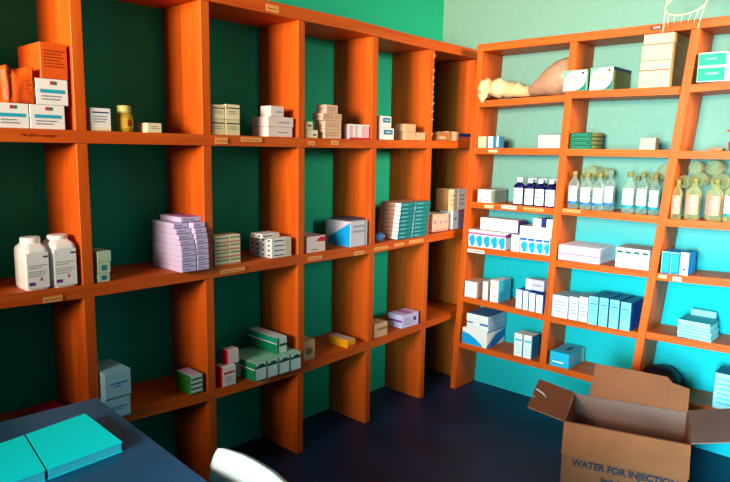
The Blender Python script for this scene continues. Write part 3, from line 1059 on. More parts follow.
# top shelf cartons
PET = [('F', 'poly', [(.0, .0), (.45, .0), (.75, .08), (.92, .30), (.98, .66), (.98, .98), (.50, .97), (.16, .84), (.03, .55)], mat('ivory_print', (236, 222, 190))),
       ('F', 'poly', [(.50, .02), (.98, .02), (.98, .46), (.88, .24), (.72, .08)], mat('deep_green_card', (0, 110, 90))),
       ('F', 'rect', .78, .78, .88, .90, INK), ('F', 'text', .15, .40, .7, .72, 2, mat('tan_print', (190, 140, 110)))]
q = (0.8014, 0.9070, 1.5972)
RB('medicine_box', 'left of two cream and green petal cartons, standing in front of the middle upright', q, (1, 2), -.0215, .021, mat('sea_green_card', (110, 170, 140)), PET, 'cream and green petal cartons')
q = (0.9145, 1.0146, 1.6028)
RB('medicine_box', 'right of two cream and green petal cartons, with an olive side', q, (1, 2), -.01, 0.2769, mat('sea_green_card', (110, 170, 140)), PET + [('R', 'rect', 0, 0, 1, .86, OLIVE), ('R', 'rect', 0, .86, 1, 1, NAVY)], 'cream and green petal cartons')
zz = [zr(1, 2, 1.12, 1.26), 1.5762, 1.6128, 1.6755, 1.7185]
qs = [(1.1203, 1.2384, 1.5746), (1.1232, 1.2390, 1.6128), (1.1242, 1.2395, 1.6736), (1.1283, 1.2431, 1.7186)]
IV = mat('ivory_card', (216, 186, 146))
for k in range(4):
    nm = ('bottom', 'third from the top', 'second from the top', 'topmost')[k]
    RB('medicine_box', '%s of wide ivory cartons left of the third upright, top shelf' % nm.capitalize(), (qs[k][0], qs[k][1], min(zz[k + 1], 1.715)), zz[k], -.02 + .001 * k, 0.1988, IV,
       [('F', 'rect', .15, .35, .7, .55, YCREAM) if k % 2 else ('F', 'rect', .18, .2, .3, .35, TAN), ('F', 'rect', 0, .93, 1, 1, mat('mauve_brown_print', (150, 100, 90))), ('R', 'rect', .02, .02, .98, .95, mat('khaki_card', (176, 140, 84)))], 'wide ivory cartons')
qa = (1.3309, 1.4299, 1.6275); zm = 1.5762
TDEC = [('F', 'rect', .02, .06, .98, .90, TEALB), ('F', 'text', .3, .4, .75, .65, 1, MINT)]
RB('medicine_box', 'lower of two bright teal cartons at the right end of the top shelf', (qa[0], qa[1], zm), (1, 3), -.005, .09, mat('pale_mint_card', (190, 220, 206)), TDEC, 'bright teal cartons')
RB('medicine_box', 'upper of two bright teal cartons at the right end of the top shelf', qa, zm, -.005, .09, mat('pale_mint_card', (190, 220, 206)), TDEC, 'bright teal cartons')

# second shelf
RB('medicine_box', 'white carton at the left end of the second shelf, beside the upright', (0.3586, 0.4070, 1.3180), (2, 1), .01, .05, IV, None)
RB('medicine_box', 'white carton with blue edges, second from the left end, second shelf', (0.4126, 0.4450, 1.3179), (2, 1), .01, .05, W, [('F', 'rect', 0, 0, .2, 1, BLUE)])
RB('medicine_box', 'slim steel blue carton, third from the left end, second shelf', (0.4472, 0.4791, 1.3179), (2, 1), .01, .05, STEEL, [('F', 'rect', .6, .1, .9, 1, W)])
q = (0.6820, 0.7887, 1.3233); z0 = zr(2, 1, q[0], q[1]); h = (q[2] - z0) / 4
for k in range(4):
    RB('medicine_box', '%s flat pinkish cream carton left of the middle upright, second shelf' % nth_top(k, 4).capitalize(), (q[0], q[1], z0 + h * (k + 1)), z0 + h * k, .01, .07, mat('pink_cream_card', (244, 220, 200)), [('F', 'rect', 0, 0, 1, .14, mat('rose_print', (214, 130, 120)))], 'flat pinkish cream cartons')
q = (0.8348, 0.9319, 1.3336); z0 = zr(2, 2, q[0], q[1]); h = (q[2] - z0) / 4
for k in range(4):
    RB('medicine_box', '%s flat green carton of four right of the middle upright, second shelf' % nth_top(k, 4).capitalize(), (q[0], q[1], z0 + h * (k + 1)), z0 + h * k, .01, 0.1347, GREEND,
       [('F', 'text', .1, .3, .9, .7, 1, TEALB), ('F', 'rect', 0, 0, 1, .12, GREEN), ('R', 'rect', .05, .15, .95, .9, OLIVE)], 'flat green cartons')
q1 = (1.1346, 1.1955, 1.2880); q2 = (1.1368, 1.1956, 1.3101)
RB('medicine_box', 'lower of two tiny cream cartons left of the third upright, second shelf', q1, (2, 2), .01, .05, IV, None, 'two tiny cream cartons')
RB('medicine_box', 'upper of two tiny cream cartons left of the third upright, second shelf', q2, q1[2], .01, .045, IV, None, 'two tiny cream cartons')
q = (1.3859, 1.4341, 1.2744)
RB('packet', 'flat brown packet on the second shelf right of the third upright', (q[0], q[1], zr(2, 3, q[0], q[1]) + .012), (2, 3), .03, .05, BROWNC, None, None, 'packet')
# red flower-like ornament at the right edge
orn = thing('artificial_flower', 'red and orange artificial flower at the right end of the second shelf', 'ornament', (1.475, -.12, zr(2, 3, 1.475)))
b = MB()
b.lathe([(.018, 0), (.026, .004), (.030, .030), (.024, .045), (.016, .05)], (0, 0, 0), RED, 14); b.build('base', orn)
b = MB(); b.tube([(0, 0, .04), (.002, 0, .08), (0, 0, .125)], .003, GREEN); b.build('stem', orn)
for k, (zh, ln) in enumerate(((.075, .040), (.085, .038), (.115, .030), (.12, .028))):
    b = MB()
    a = math.pi + k * 1.9 if k % 2 == 0 else k * 1.3
    dx, dy = math.cos(a), math.sin(a) * .6
    b.prism([(0, 0, zh), (dx * ln * .5 - dy * .008, dy * ln * .5 + dx * .008, zh + .008), (dx * ln, dy * ln, zh + .002), (dx * ln * .5 + dy * .008, dy * ln * .5 - dx * .008, zh - .004)], (0, 0, .003), ORANGE)
    b.build('petal', orn)

# third shelf
q = (0.3717, 0.4486, 1.0595)
RB('medicine_box', 'long white carton at the left end of the third shelf with a grey glossy side', q, (3, 1), .01, .15, W,
   [('F', 'rect', .15, .1, .35, .25, GREY), ('F', 'rect', .62, .1, .82, .25, GREY), ('F', 'text', .1, .5, .9, .6, 1, PINKW), ('R', 'rect', 0, .05, 1, .95, mat('grey_green_card', (150, 150, 130))), ('T', 'rect', 0, 0, 1, 1, mat('rosy_grey_card', (200, 160, 150)))])
NB = [((0.5588, 0.6114, 1.0998), 1.1248), ((0.6169, 0.6666, 1.0979), 1.1226), ((0.6698, 0.7198, 1.0982), 1.1225), ((0.7229, 0.7727, 1.0985), 1.1226)]
for k, (q, zc) in enumerate(NB):
    z0 = zr(3, 1, q[0], q[1]); r = (q[1] - q[0]) / 2; h = q[2] - z0
    for rowk in range(2):
        if rowk and k == 0:
            continue
        yy = YB + .012 + r + rowk * (2 * r + .004)
        round_bottle('syrup_bottle', '%s dark blue syrup bottle with white cap and label, %s row' % (('leftmost', 'second', 'third', 'rightmost')[k].capitalize(), ('front', 'rear')[rowk]), 'bottle', ((q[0] + q[1]) / 2 - rowk * .008, yy, z0),
                     [(r * .92, 0), (r, .003), (r, h * .86), (r * .8, h * .95), (r * .42, h * 1.0), (r * .42, h + .006)],
                     [(r * .46, h + .004), (r * .5, h + .006), (r * .5, zc - z0 - .002), (r * .44, zc - z0)], NAVYG, PLASTIC,
                     (r * 1.012, h * .06, h * .78, mat('syrup_label', (240, 236, 240)), [(.1, .85, .80, .84, RED), (.25, .7, .45, .55, GREY)]), 'dark blue syrup bottles', rz=-.1)


def vial(label, x0, x1, ztop, z0, yc, tint, lab_m, stripe, group, captop=RUST, rz=0.0):
    r = (x1 - x0) / 2
    h = ztop - z0
    t = thing('glass_bottle', label, 'bottle', ((x0 + x1) / 2, yc, z0), rz, group)
    b = MB()
    b.lathe([(r * .9, 0), (r, .004), (r, h * .63), (r * .94, h * .69), (r * .62, h * .76), (r * .38, h * .80), (r * .36, h * .90)], (0, 0, 0), tint, 18); body = b.build('bottle_body', t)
    b = MB(); b.lathe([(r * .40, h * .88), (r * .44, h * .885), (r * .44, h * .99), (r * .36, h)], (0, 0, 0), captop, 14); b.build('cap', t)
    b = MB()
    n = 10
    pts = [(1.015 * r * math.cos(a), 1.015 * r * math.sin(a)) for a in [-2.5 + 1.9 * k / n for k in range(n + 1)]]
    for (xa, ya), (xb, yb) in zip(pts, pts[1:]):
        b.face([(xa, ya, h * .20), (xb, yb, h * .20), (xb, yb, h * .60), (xa, ya, h * .60)], lab_m, True)
        b.face([(xa, ya, h * .13), (xb, yb, h * .13), (xb, yb, h * .20), (xa, ya, h * .20)], stripe, True)
    e = 1.004
    for k in range(2, n - 2):
        (xa, ya), (xb, yb) = pts[k], pts[k + 1]
        for v in (.45, .34):
            b.face([(xa * e, ya * e, h * v), (xb * e, yb * e, h * v), (xb * e, yb * e, h * (v + .035)), (xa * e, ya * e, h * (v + .035))], GREY, True)
    b.build('label', body)
    return t


def lying(label, x, z, r, tint, group, y0=-.165, ln=.11):
    t = thing('glass_bottle', label, 'bottle', (x, y0, z), 0, group)
    b = MB(); b.lathe([(r * .3, .006), (r * .62, .004), (r * .72, 0), (r * .92, .002), (r, .008), (r, ln * .7), (r * .45, ln * .85), (r * .4, ln)], (0, 0, 0), tint, 18, axis='y'); b.build('bottle_body', t)
    b = MB(); b.lathe([(r * .44, ln), (r * .44, ln + .012)], (0, 0, 0), RUST, 12, axis='y'); b.build('cap', t)
    return t


BLUESTR = mat('blue_stripe', (30, 110, 190)); TEALSTR = mat('teal_stripe', (20, 140, 150))
LW = mat('bottle_label', (238, 236, 240))
V1 = [((0.8322, 0.8807, 1.1658), 'leftmost', RUST), ((0.8881, 0.9397, 1.1592), 'second', OLIVE), ((0.9442, 0.9944, 1.1612), 'third', OLIVE), ((0.9890, 1.0327, 1.1753), 'fourth', GLASS)]
for q, nm, cp in V1:
    z0 = zr(3, 2, q[0], q[1])
    vial('%s clear glass bottle with blue-edged label, third shelf, right of the middle upright' % nm.capitalize(), q[0] + .0005, q[1] - .0005, q[2], z0, YB + .012 + (q[1] - q[0]) / 2 + (.02 if nm == 'fourth' else 0), GLASS, LW, BLUESTR, 'blue-labelled glass bottles', cp)
V2 = [((1.0703, 1.1256, 1.1702), 'leftmost', OLIVE), ((1.1296, 1.1773, 1.1722), 'middle', OLIVE), ((1.1819, 1.2245, 1.1660), 'rightmost', RUST)]
for q, nm, cp in V2:
    z0 = zr(3, 2, q[0], q[1])
    vial('%s of three clear glass bottles with teal-edged labels, left of the third upright' % nm.capitalize(), q[0] + .0005, q[1] - .0005, q[2], z0, YB + .012 + (q[1] - q[0]) / 2, GLASS, LW, TEALSTR, 'teal-labelled glass bottles', cp)
V3 = [((1.2700, 1.3108, 1.1456), 'leftmost'), ((1.3193, 1.3767, 1.1560), 'second'), ((1.3981, 1.4531, 1.1555), 'third'), ((1.4581, 1.5014, 1.1579), 'rightmost')]
for q, nm in V3:
    z0 = zr(3, 3, q[0], q[1])
    vial('%s clear glass bottle with a pinkish label, right of the third upright' % nm.capitalize(), q[0] + .0005, q[1] - .0005, q[2], z0, YB + .012 + (q[1] - q[0]) / 2, GLASSY, LABP if nm != 'rightmost' else LW, TEALSTR if nm == 'rightmost' else LABP, 'pink-labelled glass bottles', OLIVE)
for k, (x, zt_) in enumerate(((.835, 1.15), (.885, 1.155), (.940, 1.15))):
    vial('%s rear glass bottle standing behind the blue-labelled front row' % ('Left', 'Middle', 'Right')[k], x + .005, x + .047, zt_, zr(3, 2, x), -.085, GLASS, LW, BLUESTR, 'rear glass bottles', OLIVE)
for k, (x, zt_) in enumerate(((1.085, 1.15), (1.14, 1.155))):
    vial('%s rear glass bottle standing behind the teal-labelled front row' % ('Left', 'Right')[k], x, x + .046, zt_, zr(3, 2, x), -.085, GLASS, LW, TEALSTR, 'rear glass bottles', OLIVE)
for k, (x, zt_) in enumerate(((1.30, 1.145), (1.375, 1.15), (1.43, 1.15))):
    vial('%s rear glass bottle standing behind the pink-labelled front row' % ('Left', 'Middle', 'Right')[k], x, x + .05, zt_, zr(3, 3, x), -.08, GLASSY, LABP, LABP, 'rear glass bottles', OLIVE)
# bottles lying on a second tier, necks to the wall
for (x, z, r), nm in zip([(0.8816, 0.9423) and ((0.8816 + 0.9423) / 2, 1.1591, .030), (0.9707, 1.1569, .025)],
                         ('left', 'right')):
    lying('%s of two glass bottles lying on the blue-labelled bottles' % nm.capitalize(), x, z, r, GLASSY, 'lying glass bottles', YB + .055)
for (u, nm) in zip([(1.1693, 1.1394, .030), (1.2164, 1.1737, .030)], ('lower', 'upper')):
    lying('%s amber-tinted glass bottle lying behind the teal-labelled bottles' % nm.capitalize(), u[0], u[1], u[2], GLASSY, 'lying glass bottles', YB + .075, .09)
LY = [(1.3022, 1.1379, .026, 'lower left'), (1.3568, 1.1483, .030, 'lower middle'), (1.4306, 1.1442, .032, 'lower right'),
      (1.3401, 1.1947, .026, 'upper left'), (1.4072, 1.1966, .030, 'upper right')]
for x, z, r, nm in LY:
    lying('%s of the yellowish glass bottles lying above the pink-labelled bottles' % nm.capitalize(), x, z, r, GLASSY, 'lying glass bottles', YB + .05)

# fourth shelf
def row_of(u, n):
    return [(u[0] + (u[1] - u[0]) * k / n, u[0] + (u[1] - u[0]) * (k + 1) / n, u[2]) for k in range(n)]


BLOB = [(.42, .06), (.78, .04), (.96, .20), (.98, .50), (.86, .72), (.55, .70), (.20, .60), (.08, .42), (.30, .26)]
F5 = ('leftmost', 'second', 'third', 'fourth', 'rightmost')
q = (0.3326, 0.5452, 0.8573)
zq = zr(4, 1, q[0], q[1]); 
for k, w_ in enumerate(row_of(q, 5)):
    RB('medicine_box', '%s of five white cartons with blue drops and magenta band, fourth shelf' % F5[k].capitalize(), (w_[0], w_[1], q[2]), (4, 1), .0, .11, W,
       [('F', 'rect', 0, .74, 1, .84, MAG), ('F', 'rect', .1, .86, .9, .98, PINKW), ('F', 'poly', BLOB, SKY), ('R', 'rect', 0, .7, 1, .9, mat('plum_print', (150, 40, 110))), ('T', 'rect', 0, 0, 1, 1, mat('rosy_grey_card', (200, 160, 150)))], 'white cartons with magenta band')
q2 = (0.3811, 0.5921, 0.9188)
F4 = ('leftmost', 'second', 'third', 'rightmost')
for k, w_ in enumerate(row_of(q2, 4)):
    RB('medicine_box', '%s of four plain white cartons lying on the magenta-banded cartons' % F4[k].capitalize(), (w_[0], w_[1], q2[2]), max(zr(4, 1, a[0], a[1]) for a in row_of(q, 5)) + (q[2] - zq) + .001, .03, .075, W,
       [('R', 'rect', 0, 0, 1, 1, PURPLE)] if k == 3 else None, 'plain white cartons')
qw = (0.5759, 0.6197, 0.8538)
RB('medicine_box', 'plain white carton between the magenta-banded and the blue-banded cartons', qw, (4, 1), .0, .1, W, [('F', 'text', .2, .4, .8, .6, 2, CYANW)])
q = (0.6231, 0.7827, 0.8532)
for k, w_ in enumerate(row_of(q, 4)):
    RB('medicine_box', '%s of four white cartons with blue drops and blue band, fourth shelf' % F4[k].capitalize(), w_, (4, 1), .0, .11, W,
       [('F', 'rect', 0, .76, .9, .90, mat('royal_blue_print', (20, 90, 180))), ('F', 'poly', BLOB, SKY)], 'white cartons with blue band')
zt = max(q[2], qw[2]) + .0006
q3 = (0.6104, 0.7773, 0.9003)
for k, w_ in enumerate(row_of(q3, 3)):
    RB('medicine_box', '%s of three white cartons lying on the blue-banded cartons' % ('leftmost', 'middle', 'rightmost')[k].capitalize(), w_, zt, .015, .08, W, [('F', 'rect', 0, .05, .04, .95, GREY), ('F', 'rect', 0, .4, 1, .46, PINKW)], 'white cartons lying on blue-banded ones')
qa = (0.6727, 0.7156, 0.9397); qb = (0.7407, 0.7799, 0.9408); qn = (0.7171, 0.7390, 0.9427)
RB('medicine_box', 'topmost white carton left of the navy one, fourth shelf', qa, q3[2] + .0004, .02, .06, W, None)
RB('medicine_box', 'narrow navy carton between two white ones at the top of the pile', qn, q3[2] + .0004, .02, .06, NAVY, None)
RB('medicine_box', 'topmost white carton right of the navy one, beside the middle upright', qb, q3[2] + .0004, .02, .06, W, None)

qa = (0.8167, 1.0052, 0.8354); zm = 0.7949
WPD = [('F', 'rect', 0, 0, 1, .12, mat('pink_stripe', (222, 120, 170))), ('F', 'rect', 0, .94, 1, 1, mat('pink_stripe', (222, 120, 170))), ('F', 'text', .2, .4, .8, .6, 1, PINKW)]
dwp = 0.2169
RB('medicine_box', 'lower of two wide pinkish white cartons right of the middle upright, fourth shelf', (qa[0], qa[1], zm), (4, 2), .0, dwp, mat('cool_white_card', (232, 224, 236)), WPD, 'wide pinkish white cartons')
RB('medicine_box', 'upper of two wide pinkish white cartons right of the middle upright, fourth shelf', qa, zm, .0, dwp, mat('cool_white_card', (232, 224, 236)), WPD, 'wide pinkish white cartons')
q = (1.0753, 1.2133, 0.8529)
for k, w_ in enumerate(row_of(q, 4)):
    RB('medicine_box', '%s of four white cartons with green tabs, left of the third upright' % F4[k].capitalize(), w_, (4, 2), .0, .13, W,
       [('F', 'rect', .15, .74, .85, .86, GREEND), ('F', 'rect', .1, .58, .9, .62, TAN), ('F', 'rect', .55, .05, .8, .2, YCREAM), ('F', 'rect', 0, 0, .05, 1, GREY), ('T', 'rect', 0, 0, 1, 1, mat('rosy_grey_card', (200, 160, 150)))], 'white cartons with green tabs')
q = (1.2608, 1.3301, 0.8579)
for k, w_ in enumerate(row_of(q, 2)):
    RB('medicine_box', '%s of two bright blue cartons right of the third upright, fourth shelf' % ('Left', 'Right')[k], w_, (4, 3), .0, .10, BLUE, [('F', 'rect', .1, .1, .9, .9, mat('azure_print', (10, 150, 210))), ('F', 'rect', .3, .1, .8, .25, SKY), ('F', 'rect', 0, 0, .06, 1, CYANW), ('F', 'rect', 0, .96, 1, 1, CYANW)], 'bright blue cartons')
q = (1.3314, 1.3631, 0.8622)
RB('medicine_box', 'white carton with a blue side beside the two bright blue cartons', q, (4, 3), .0, .10, BLUE, [('F', 'rect', 0, 0, 1, 1, W), ('F', 'rect', .35, .2, .65, .3, INK), ('F', 'rect', .1, .74, .9, .78, GREY), ('F', 'rect', .1, .66, .9, .70, GREY)])

# fifth shelf
q1 = (0.3241, 0.3971, 0.5909)
RB('medicine_box', 'white carton at the left end of the fifth shelf with a tan side', q1, (5, 1), .0, .12, W, [('F', 'text', .2, .3, .8, .7, 3, CYANW), ('R', 'rect', 0, 0, 1, 1, mat('rosy_tan_card', (200, 150, 130))), ('T', 'rect', 0, 0, 1, 1, mat('rosy_tan_card', (200, 150, 130)))])
RB('medicine_box', 'slim white carton second from the left end of the fifth shelf', (0.4241, 0.4557, 0.6018), (5, 1), .01, .12, W, [('R', 'rect', 0, 0, 1, 1, mat('rosy_tan_card', (200, 150, 130)))])
RB('medicine_box', 'white and yellow carton third from the left end of the fifth shelf', (0.4668, 0.5145, 0.6148), (5, 1), .01, .12, W, [('F', 'rect', .1, .7, .9, .8, YCREAM), ('F', 'rect', .5, .2, .7, .35, TAN), ('R', 'rect', 0, 0, 1, 1, CYAN)])
qs = [(0.6176, 0.6518, 0.5947), (0.6549, 0.6839, 0.5931), (0.6865, 0.7197, 0.5891), (0.7228, 0.7589, 0.5860)]
for k, w_ in enumerate(qs):
    RB('medicine_box', '%s of four blue-topped white cartons left of the middle upright, fifth shelf' % F4[k].capitalize(), w_, (5, 1), .0, .12, mat('royal_blue_card', (24, 80, 170)),
       [('F', 'rect', 0, 0, .94, 1, W), ('F', 'text', .2, .2, .8, .8, 4, CYANW)], 'blue-topped white cartons')
q = (0.6490, 0.7436, 0.6477)
zt = max(w_[2] for w_ in qs) + .0006
RB('medicine_box', 'small pinkish carton lying on the blue-topped white cartons', q, zt, .03, .04, mat('mauve_white_card', (206, 190, 210)), [('F', 'rect', 0, 0, .3, 1, W), ('F', 'text', .4, .3, .95, .7, 1, GREY)])
ws = [(0.7975, 0.8789, 0.6004), (0.8840, 0.9267, 0.6050), (0.9303, 0.9711, 0.6128)]
for w_, nm in zip(ws, ('leftmost wide', 'middle', 'rightmost')):
    RB('medicine_box', '%s white carton of three beside the tall blue cartons, fifth shelf' % nm.capitalize(), w_, (5, 2), .0, .12, W, [('F', 'text', .12, .2, .88, .8, 4, GREY), ('F', 'rect', 0, 0, .05, 1, LILAC), ('T', 'rect', 0, 0, 1, 1, mat('blue_grey_card', (130, 150, 170)))], 'white cartons on the fifth shelf')
ts = [(0.9790, 1.0227, 0.6258), (1.0258, 1.0672, 0.6270), (1.0712, 1.1142, 0.6263), (1.1183, 1.1631, 0.6240)]
for k, w_ in enumerate(ts):
    RB('medicine_box', '%s of four tall pale cyan cartons left of the third upright, fifth shelf' % F4[k].capitalize(), w_, (5, 2), -.012, .16, STEEL,
       [('F', 'rect', 0, 0, .94, 1, mat('pale_aqua_card', (130, 206, 222))), ('F', 'text', .15, .35, .85, .92, 5, CYAN), ('F', 'rect', .1, .72, .85, .76, STEEL), ('R', 'rect', 0, 0, 1, 1, mat('deep_blue_card', (20, 70, 150)))], 'tall pale cyan cartons')
# stack of folded leaflets/packs
q = (1.3426, 1.4664, 0.5904)
z0 = zr(5, 3, q[0], q[1]); n = 6; h = (q[2] - z0) / n
for k in range(n):
    j = random.uniform(-.004, .004)
    RB('leaflet_pack', '%s pale cyan paper pack in the pile right of the third upright' % nth_top(k, n).capitalize(), (q[0] + j, q[1] + j - (.004 if k > 2 else 0), z0 + h * (k + 1)), z0 + h * k, .0 + random.uniform(0, .004), .12, CYANW if k < n - 1 else mat('dark_teal_paper', (40, 140, 150)),
       [('F', 'rect', 0, 0, 1, .16, STEEL), ('F', 'rect', 0, 0, 1, 1, CYANW) if k == n - 1 else ('F', 'rect', .1, .4, .5, .55, CYAN)], 'pale cyan paper packs', 'pack')
RB('leaflet_pack', 'pale cyan folded sheet leaning at the rear of the paper pile', (1.3544, 1.4503, 0.6141), (5, 3), .125, .012, mat('pale_aqua_card', (130, 206, 222)), None, None, 'pack')

# sixth shelf
ql = (0.3208, 0.4687, 0.3470); zu = 0.3501
da = 0.1690
RB('medicine_box', 'wide white carton with a blue curve at the bottom of the left pile, sixth shelf', ql, (6, 1), .0, da, W,
   [('F', 'poly', [(0, .02), (.86, .02), (.74, .22), (.55, .45), (.30, .65), (0, .76)], SKY), ('R', 'poly', [(0, 0), (.5, .0), (1, .4), (1, .9), (.5, .7), (0, .1)], BLUE), ('R', 'rect', 0, .92, 1, 1, STEEL)])
qm = (0.3433, 0.4725, 0.3864); qt = (0.3414, 0.4705, 0.4251)
MDEC = [('F', 'rect', 0, .75, .3, .95, BLUE), ('F', 'rect', .62, .7, 1, .98, BLUE), ('F', 'text', .1, .25, .8, .5, 1, CYANW), ('R', 'rect', 0, 0, 1, 1, mat('grey_lilac_card', (150, 170, 200)))]
RB('medicine_box', 'middle white carton with blue edge marks in the left pile, sixth shelf', (qm[0], qm[1], qm[2]), ql[2], .002, da, W, MDEC, 'white cartons with blue marks')
RB('medicine_box', 'topmost white carton in the left pile with a blue grey top, sixth shelf', (qt[0], qt[1], qt[2]), qm[2], .002, da, W, MDEC[2:] + [('T', 'rect', 0, 0, 1, 1, mat('slate_blue_card', (70, 110, 160)))], 'white cartons with blue marks')
qs = [(0.6140, 0.6608, 0.3759), (0.6634, 0.7092, 0.3765)]
for k, w_ in enumerate(qs):
    RB('medicine_box', '%s of two upright white cartons left of the middle upright, sixth shelf' % ('Left', 'Right')[k], w_, (6, 1), .01, .07, W, [('F', 'rect', .12, .68, .88, .78, CYAN), ('F', 'text', .15, .1, .85, .6, 4, CYANW), ('F', 'rect', .94, 0, 1, 1, GREY), ('R', 'rect', 0, 0, 1, 1, STEEL)], 'upright white cartons')
q = (0.8073, 0.9012, 0.3344)
RB('medicine_box', 'bright cyan carton with a white bar right of the middle upright, sixth shelf', q, (6, 2), .0, 0.1687, mat('bright_cyan_card', (20, 170, 206)),
   [('F', 'rect', .15, .28, .72, .38, W), ('R', 'rect', .0, .2, .8, .9, mat('grey_cyan_card', (110, 160, 180))), ('R', 'rect', .8, 0, 1, 1, MINT), ('T', 'rect', .05, .1, .95, .9, mat('slate_cyan_card', (90, 150, 176))), ('T', 'rect', .5, .3, .7, .7, NAVY)])
q = (1.4917, 1.5876, 0.4069)
RB('medicine_box', 'white blue-edged carton at the right end of the sixth shelf above the flap', q, (6, 3), .0, .10, BLUE, [('F', 'rect', .04, 0, 1, 1, CYANW), ('F', 'text', .15, .1, .9, .9, 6, CYAN), ('T', 'rect', 0, 0, 1, 1, STEEL)])
# black bag behind the carton flap
b = MB()
s_ = bmesh.new()
bmesh.ops.create_icosphere(s_, subdivisions=3, radius=1)
rr = random.Random(5)
zb_ = zr(6, 3, 1.22, 1.35)
for v in s_.verts:
    k = 1 + .05 * math.sin(5 * v.co.x + 3 * v.co.y) + rr.uniform(-.015, .015)
    z = v.co.z * .052 * k
    v.co = Vector((1.275 + v.co.x * .078 * k, -.095 + v.co.y * .075 * k, zb_ + .048 + max(z, -.0475)))
b.merge(s_, BLACK, smooth=True)
tag(b.build('black_bundle'), 'rounded black bundle on the sixth shelf, mostly hidden behind the open carton flap', 'bundle')

# ================================================================== THE OPEN CARTON ON THE FLOOR
A = Vector((1.168, -0.803, 0.0))
E1 = Vector((0.954, 0.301, 0)); E2 = Vector((-0.301, 0.954, 0)); EZ = Vector((0, 0, 1))
CW, CD, CH, TH = 0.403, 0.29, 0.30, 0.004
box = thing('cardboard_box', 'open brown cardboard carton on the floor printed WATER FOR INJECTION', 'box', A, math.atan2(0.301, 0.954))
b = MB()
b.box(0, CW, 0, TH, 0.002, CH, KRAFT); b.box(0, CW, CD - TH, CD, 0.002, CH, KRAFTD)
b.box(0, TH, TH, CD - TH, 0.002, CH, KRAFT); b.box(CW - TH, CW, TH, CD - TH, 0.002, CH, KRAFT)
b.box(0, CW, 0, CD, 0.0, 0.004, KRAFTD)
b.build('box_body', box)


def flap(name, hinge, dirv, side, poly, mt, th=.004):
    b = MB()
    nrm = dirv.cross(side).normalized()
    b.prism([hinge + side * s + dirv * d_ for s, d_ in poly], nrm * th, mt)
    o = b.build(name, box)
    return o


X_, Y_, Z_ = Vector((1, 0, 0)), Vector((0, 1, 0)), Vector((0, 0, 1))
t_ = R_(12)
left_flap = flap('flap', Vector((-.001, 0, CH)), Vector((-math.cos(t_), 0, math.sin(t_))), Y_, [(.003, 0), (.003, .132), (.10, .137), (.115, .118), (.135, .139), (.306, .143), (.300, 0)], KRAFT)
b = MB()
dv = Vector((-math.cos(t_), 0, math.sin(t_)))
nn = Vector((math.sin(t_), 0, math.cos(t_)))
b.prism([Vector((-.001, 0, CH)) + dv * d_ + Y_ * s + nn * .0045 for d_, s in ((.135, .175), (.105, .155), (.085, .13), (.10, .165), (.13, .19))], nn * .0008, mat('torn_paper', (214, 206, 200)))
b.build('torn_patch', left_flap)
t_ = R_(15)
flap('flap', Vector((CW + .001, 0, CH)), Vector((math.cos(t_), 0, math.sin(t_))), Y_, [(.005, 0), (.005, .145), (.298, .145), (.302, 0)], KRAFTD)
t_ = R_(82)
flap('flap', Vector((0, CD, CH)), Vector((0, math.cos(t_), math.sin(t_))), X_, [(.055, 0), (.07, .128), (.20, .126), (.325, .120), (.345, .100), (.403, .087), (.403, 0)], KRAFT)
flap('flap', Vector((0, -.003, CH)), Vector((0, -.11, -1)).normalized(), X_, [(.001, 0), (-.001, .117), (.20, .120), (.405, .114), (.402, 0)], KRAFT2)


def text(body, size, x, z, parent, mt, name, sx=1.0):
    cu = bpy.data.curves.new(name, 'FONT')
    cu.body = body
    cu.size = size
    cu.offset = size * .045
    cu.extrude = .0003
    tmp = bpy.data.objects.new(name, cu)
    col.objects.link(tmp)
    bpy.context.view_layer.update()
    me = bpy.data.meshes.new_from_object(tmp.evaluated_get(bpy.context.evaluated_depsgraph_get()))
    bpy.data.objects.remove(tmp)
    me.materials.clear()
    me.materials.append(mt)
    o = bpy.data.objects.new(name, me)
    col.objects.link(o)
    o.parent = parent
    o.location = (x, -.0006, z)
    o.rotation_euler = (math.pi / 2, 0, 0)
    o.scale = (sx, 1, 1)
    return o


INKB = mat('black_ink', (30, 26, 40))
text('WATER FOR INJECTION', .034, .036, CH - .158, box, INKB, 'printed_text', .93)
text('Each 5 ml', .024, .135, CH - .198, box, INKB, 'printed_text')

# ================================================================== THE DESK AND WHAT LIES ON IT
TZ = 0.70
DC = [(0.7634, -2.2835), (1.7028, -2.3433)]
c0, c1 = Vector(DC[0] + (0,)), Vector(DC[1] + (0,))
ex = (c1 - c0).normalized()
ey = Vector((ex.y, -ex.x, 0))
DW, DL_ = (c1 - c0).length, 1.12
desk = thing('desk', 'dark slate topped desk at lower left in front of the shelves', 'table', c0 + ex * DW / 2 + ey * DL_ / 2)
dpt = lambda u, v, z: c0 + ex * u + ey * v + Vector((0, 0, z))
b = MB(); b.prism([dpt(0, 0, TZ - .03), dpt(DW, 0, TZ - .03), dpt(DW, DL_, TZ - .03), dpt(0, DL_, TZ - .03)], (0, 0, .03), M_table); into(b.build('tabletop'), desk)
for u in (.04, DW - .04):
    for v in (.04, DL_ - .04):
        b = MB(); b.prism([dpt(u - .025, v - .025, 0), dpt(u + .025, v - .025, 0), dpt(u + .025, v + .025, 0), dpt(u - .025, v + .025, 0)], (0, 0, TZ - .0302), M_tleg); into(b.build('leg'), desk)
b = MB()
for v in (.05, DL_ - .05):
    b.prism([dpt(.066, v - .01, TZ - .11), dpt(DW - .066, v - .01, TZ - .11), dpt(DW - .066, v + .01, TZ - .11), dpt(.066, v + .01, TZ - .11)], (0, 0, .0795), M_tleg)
into(b.build('apron'), desk)
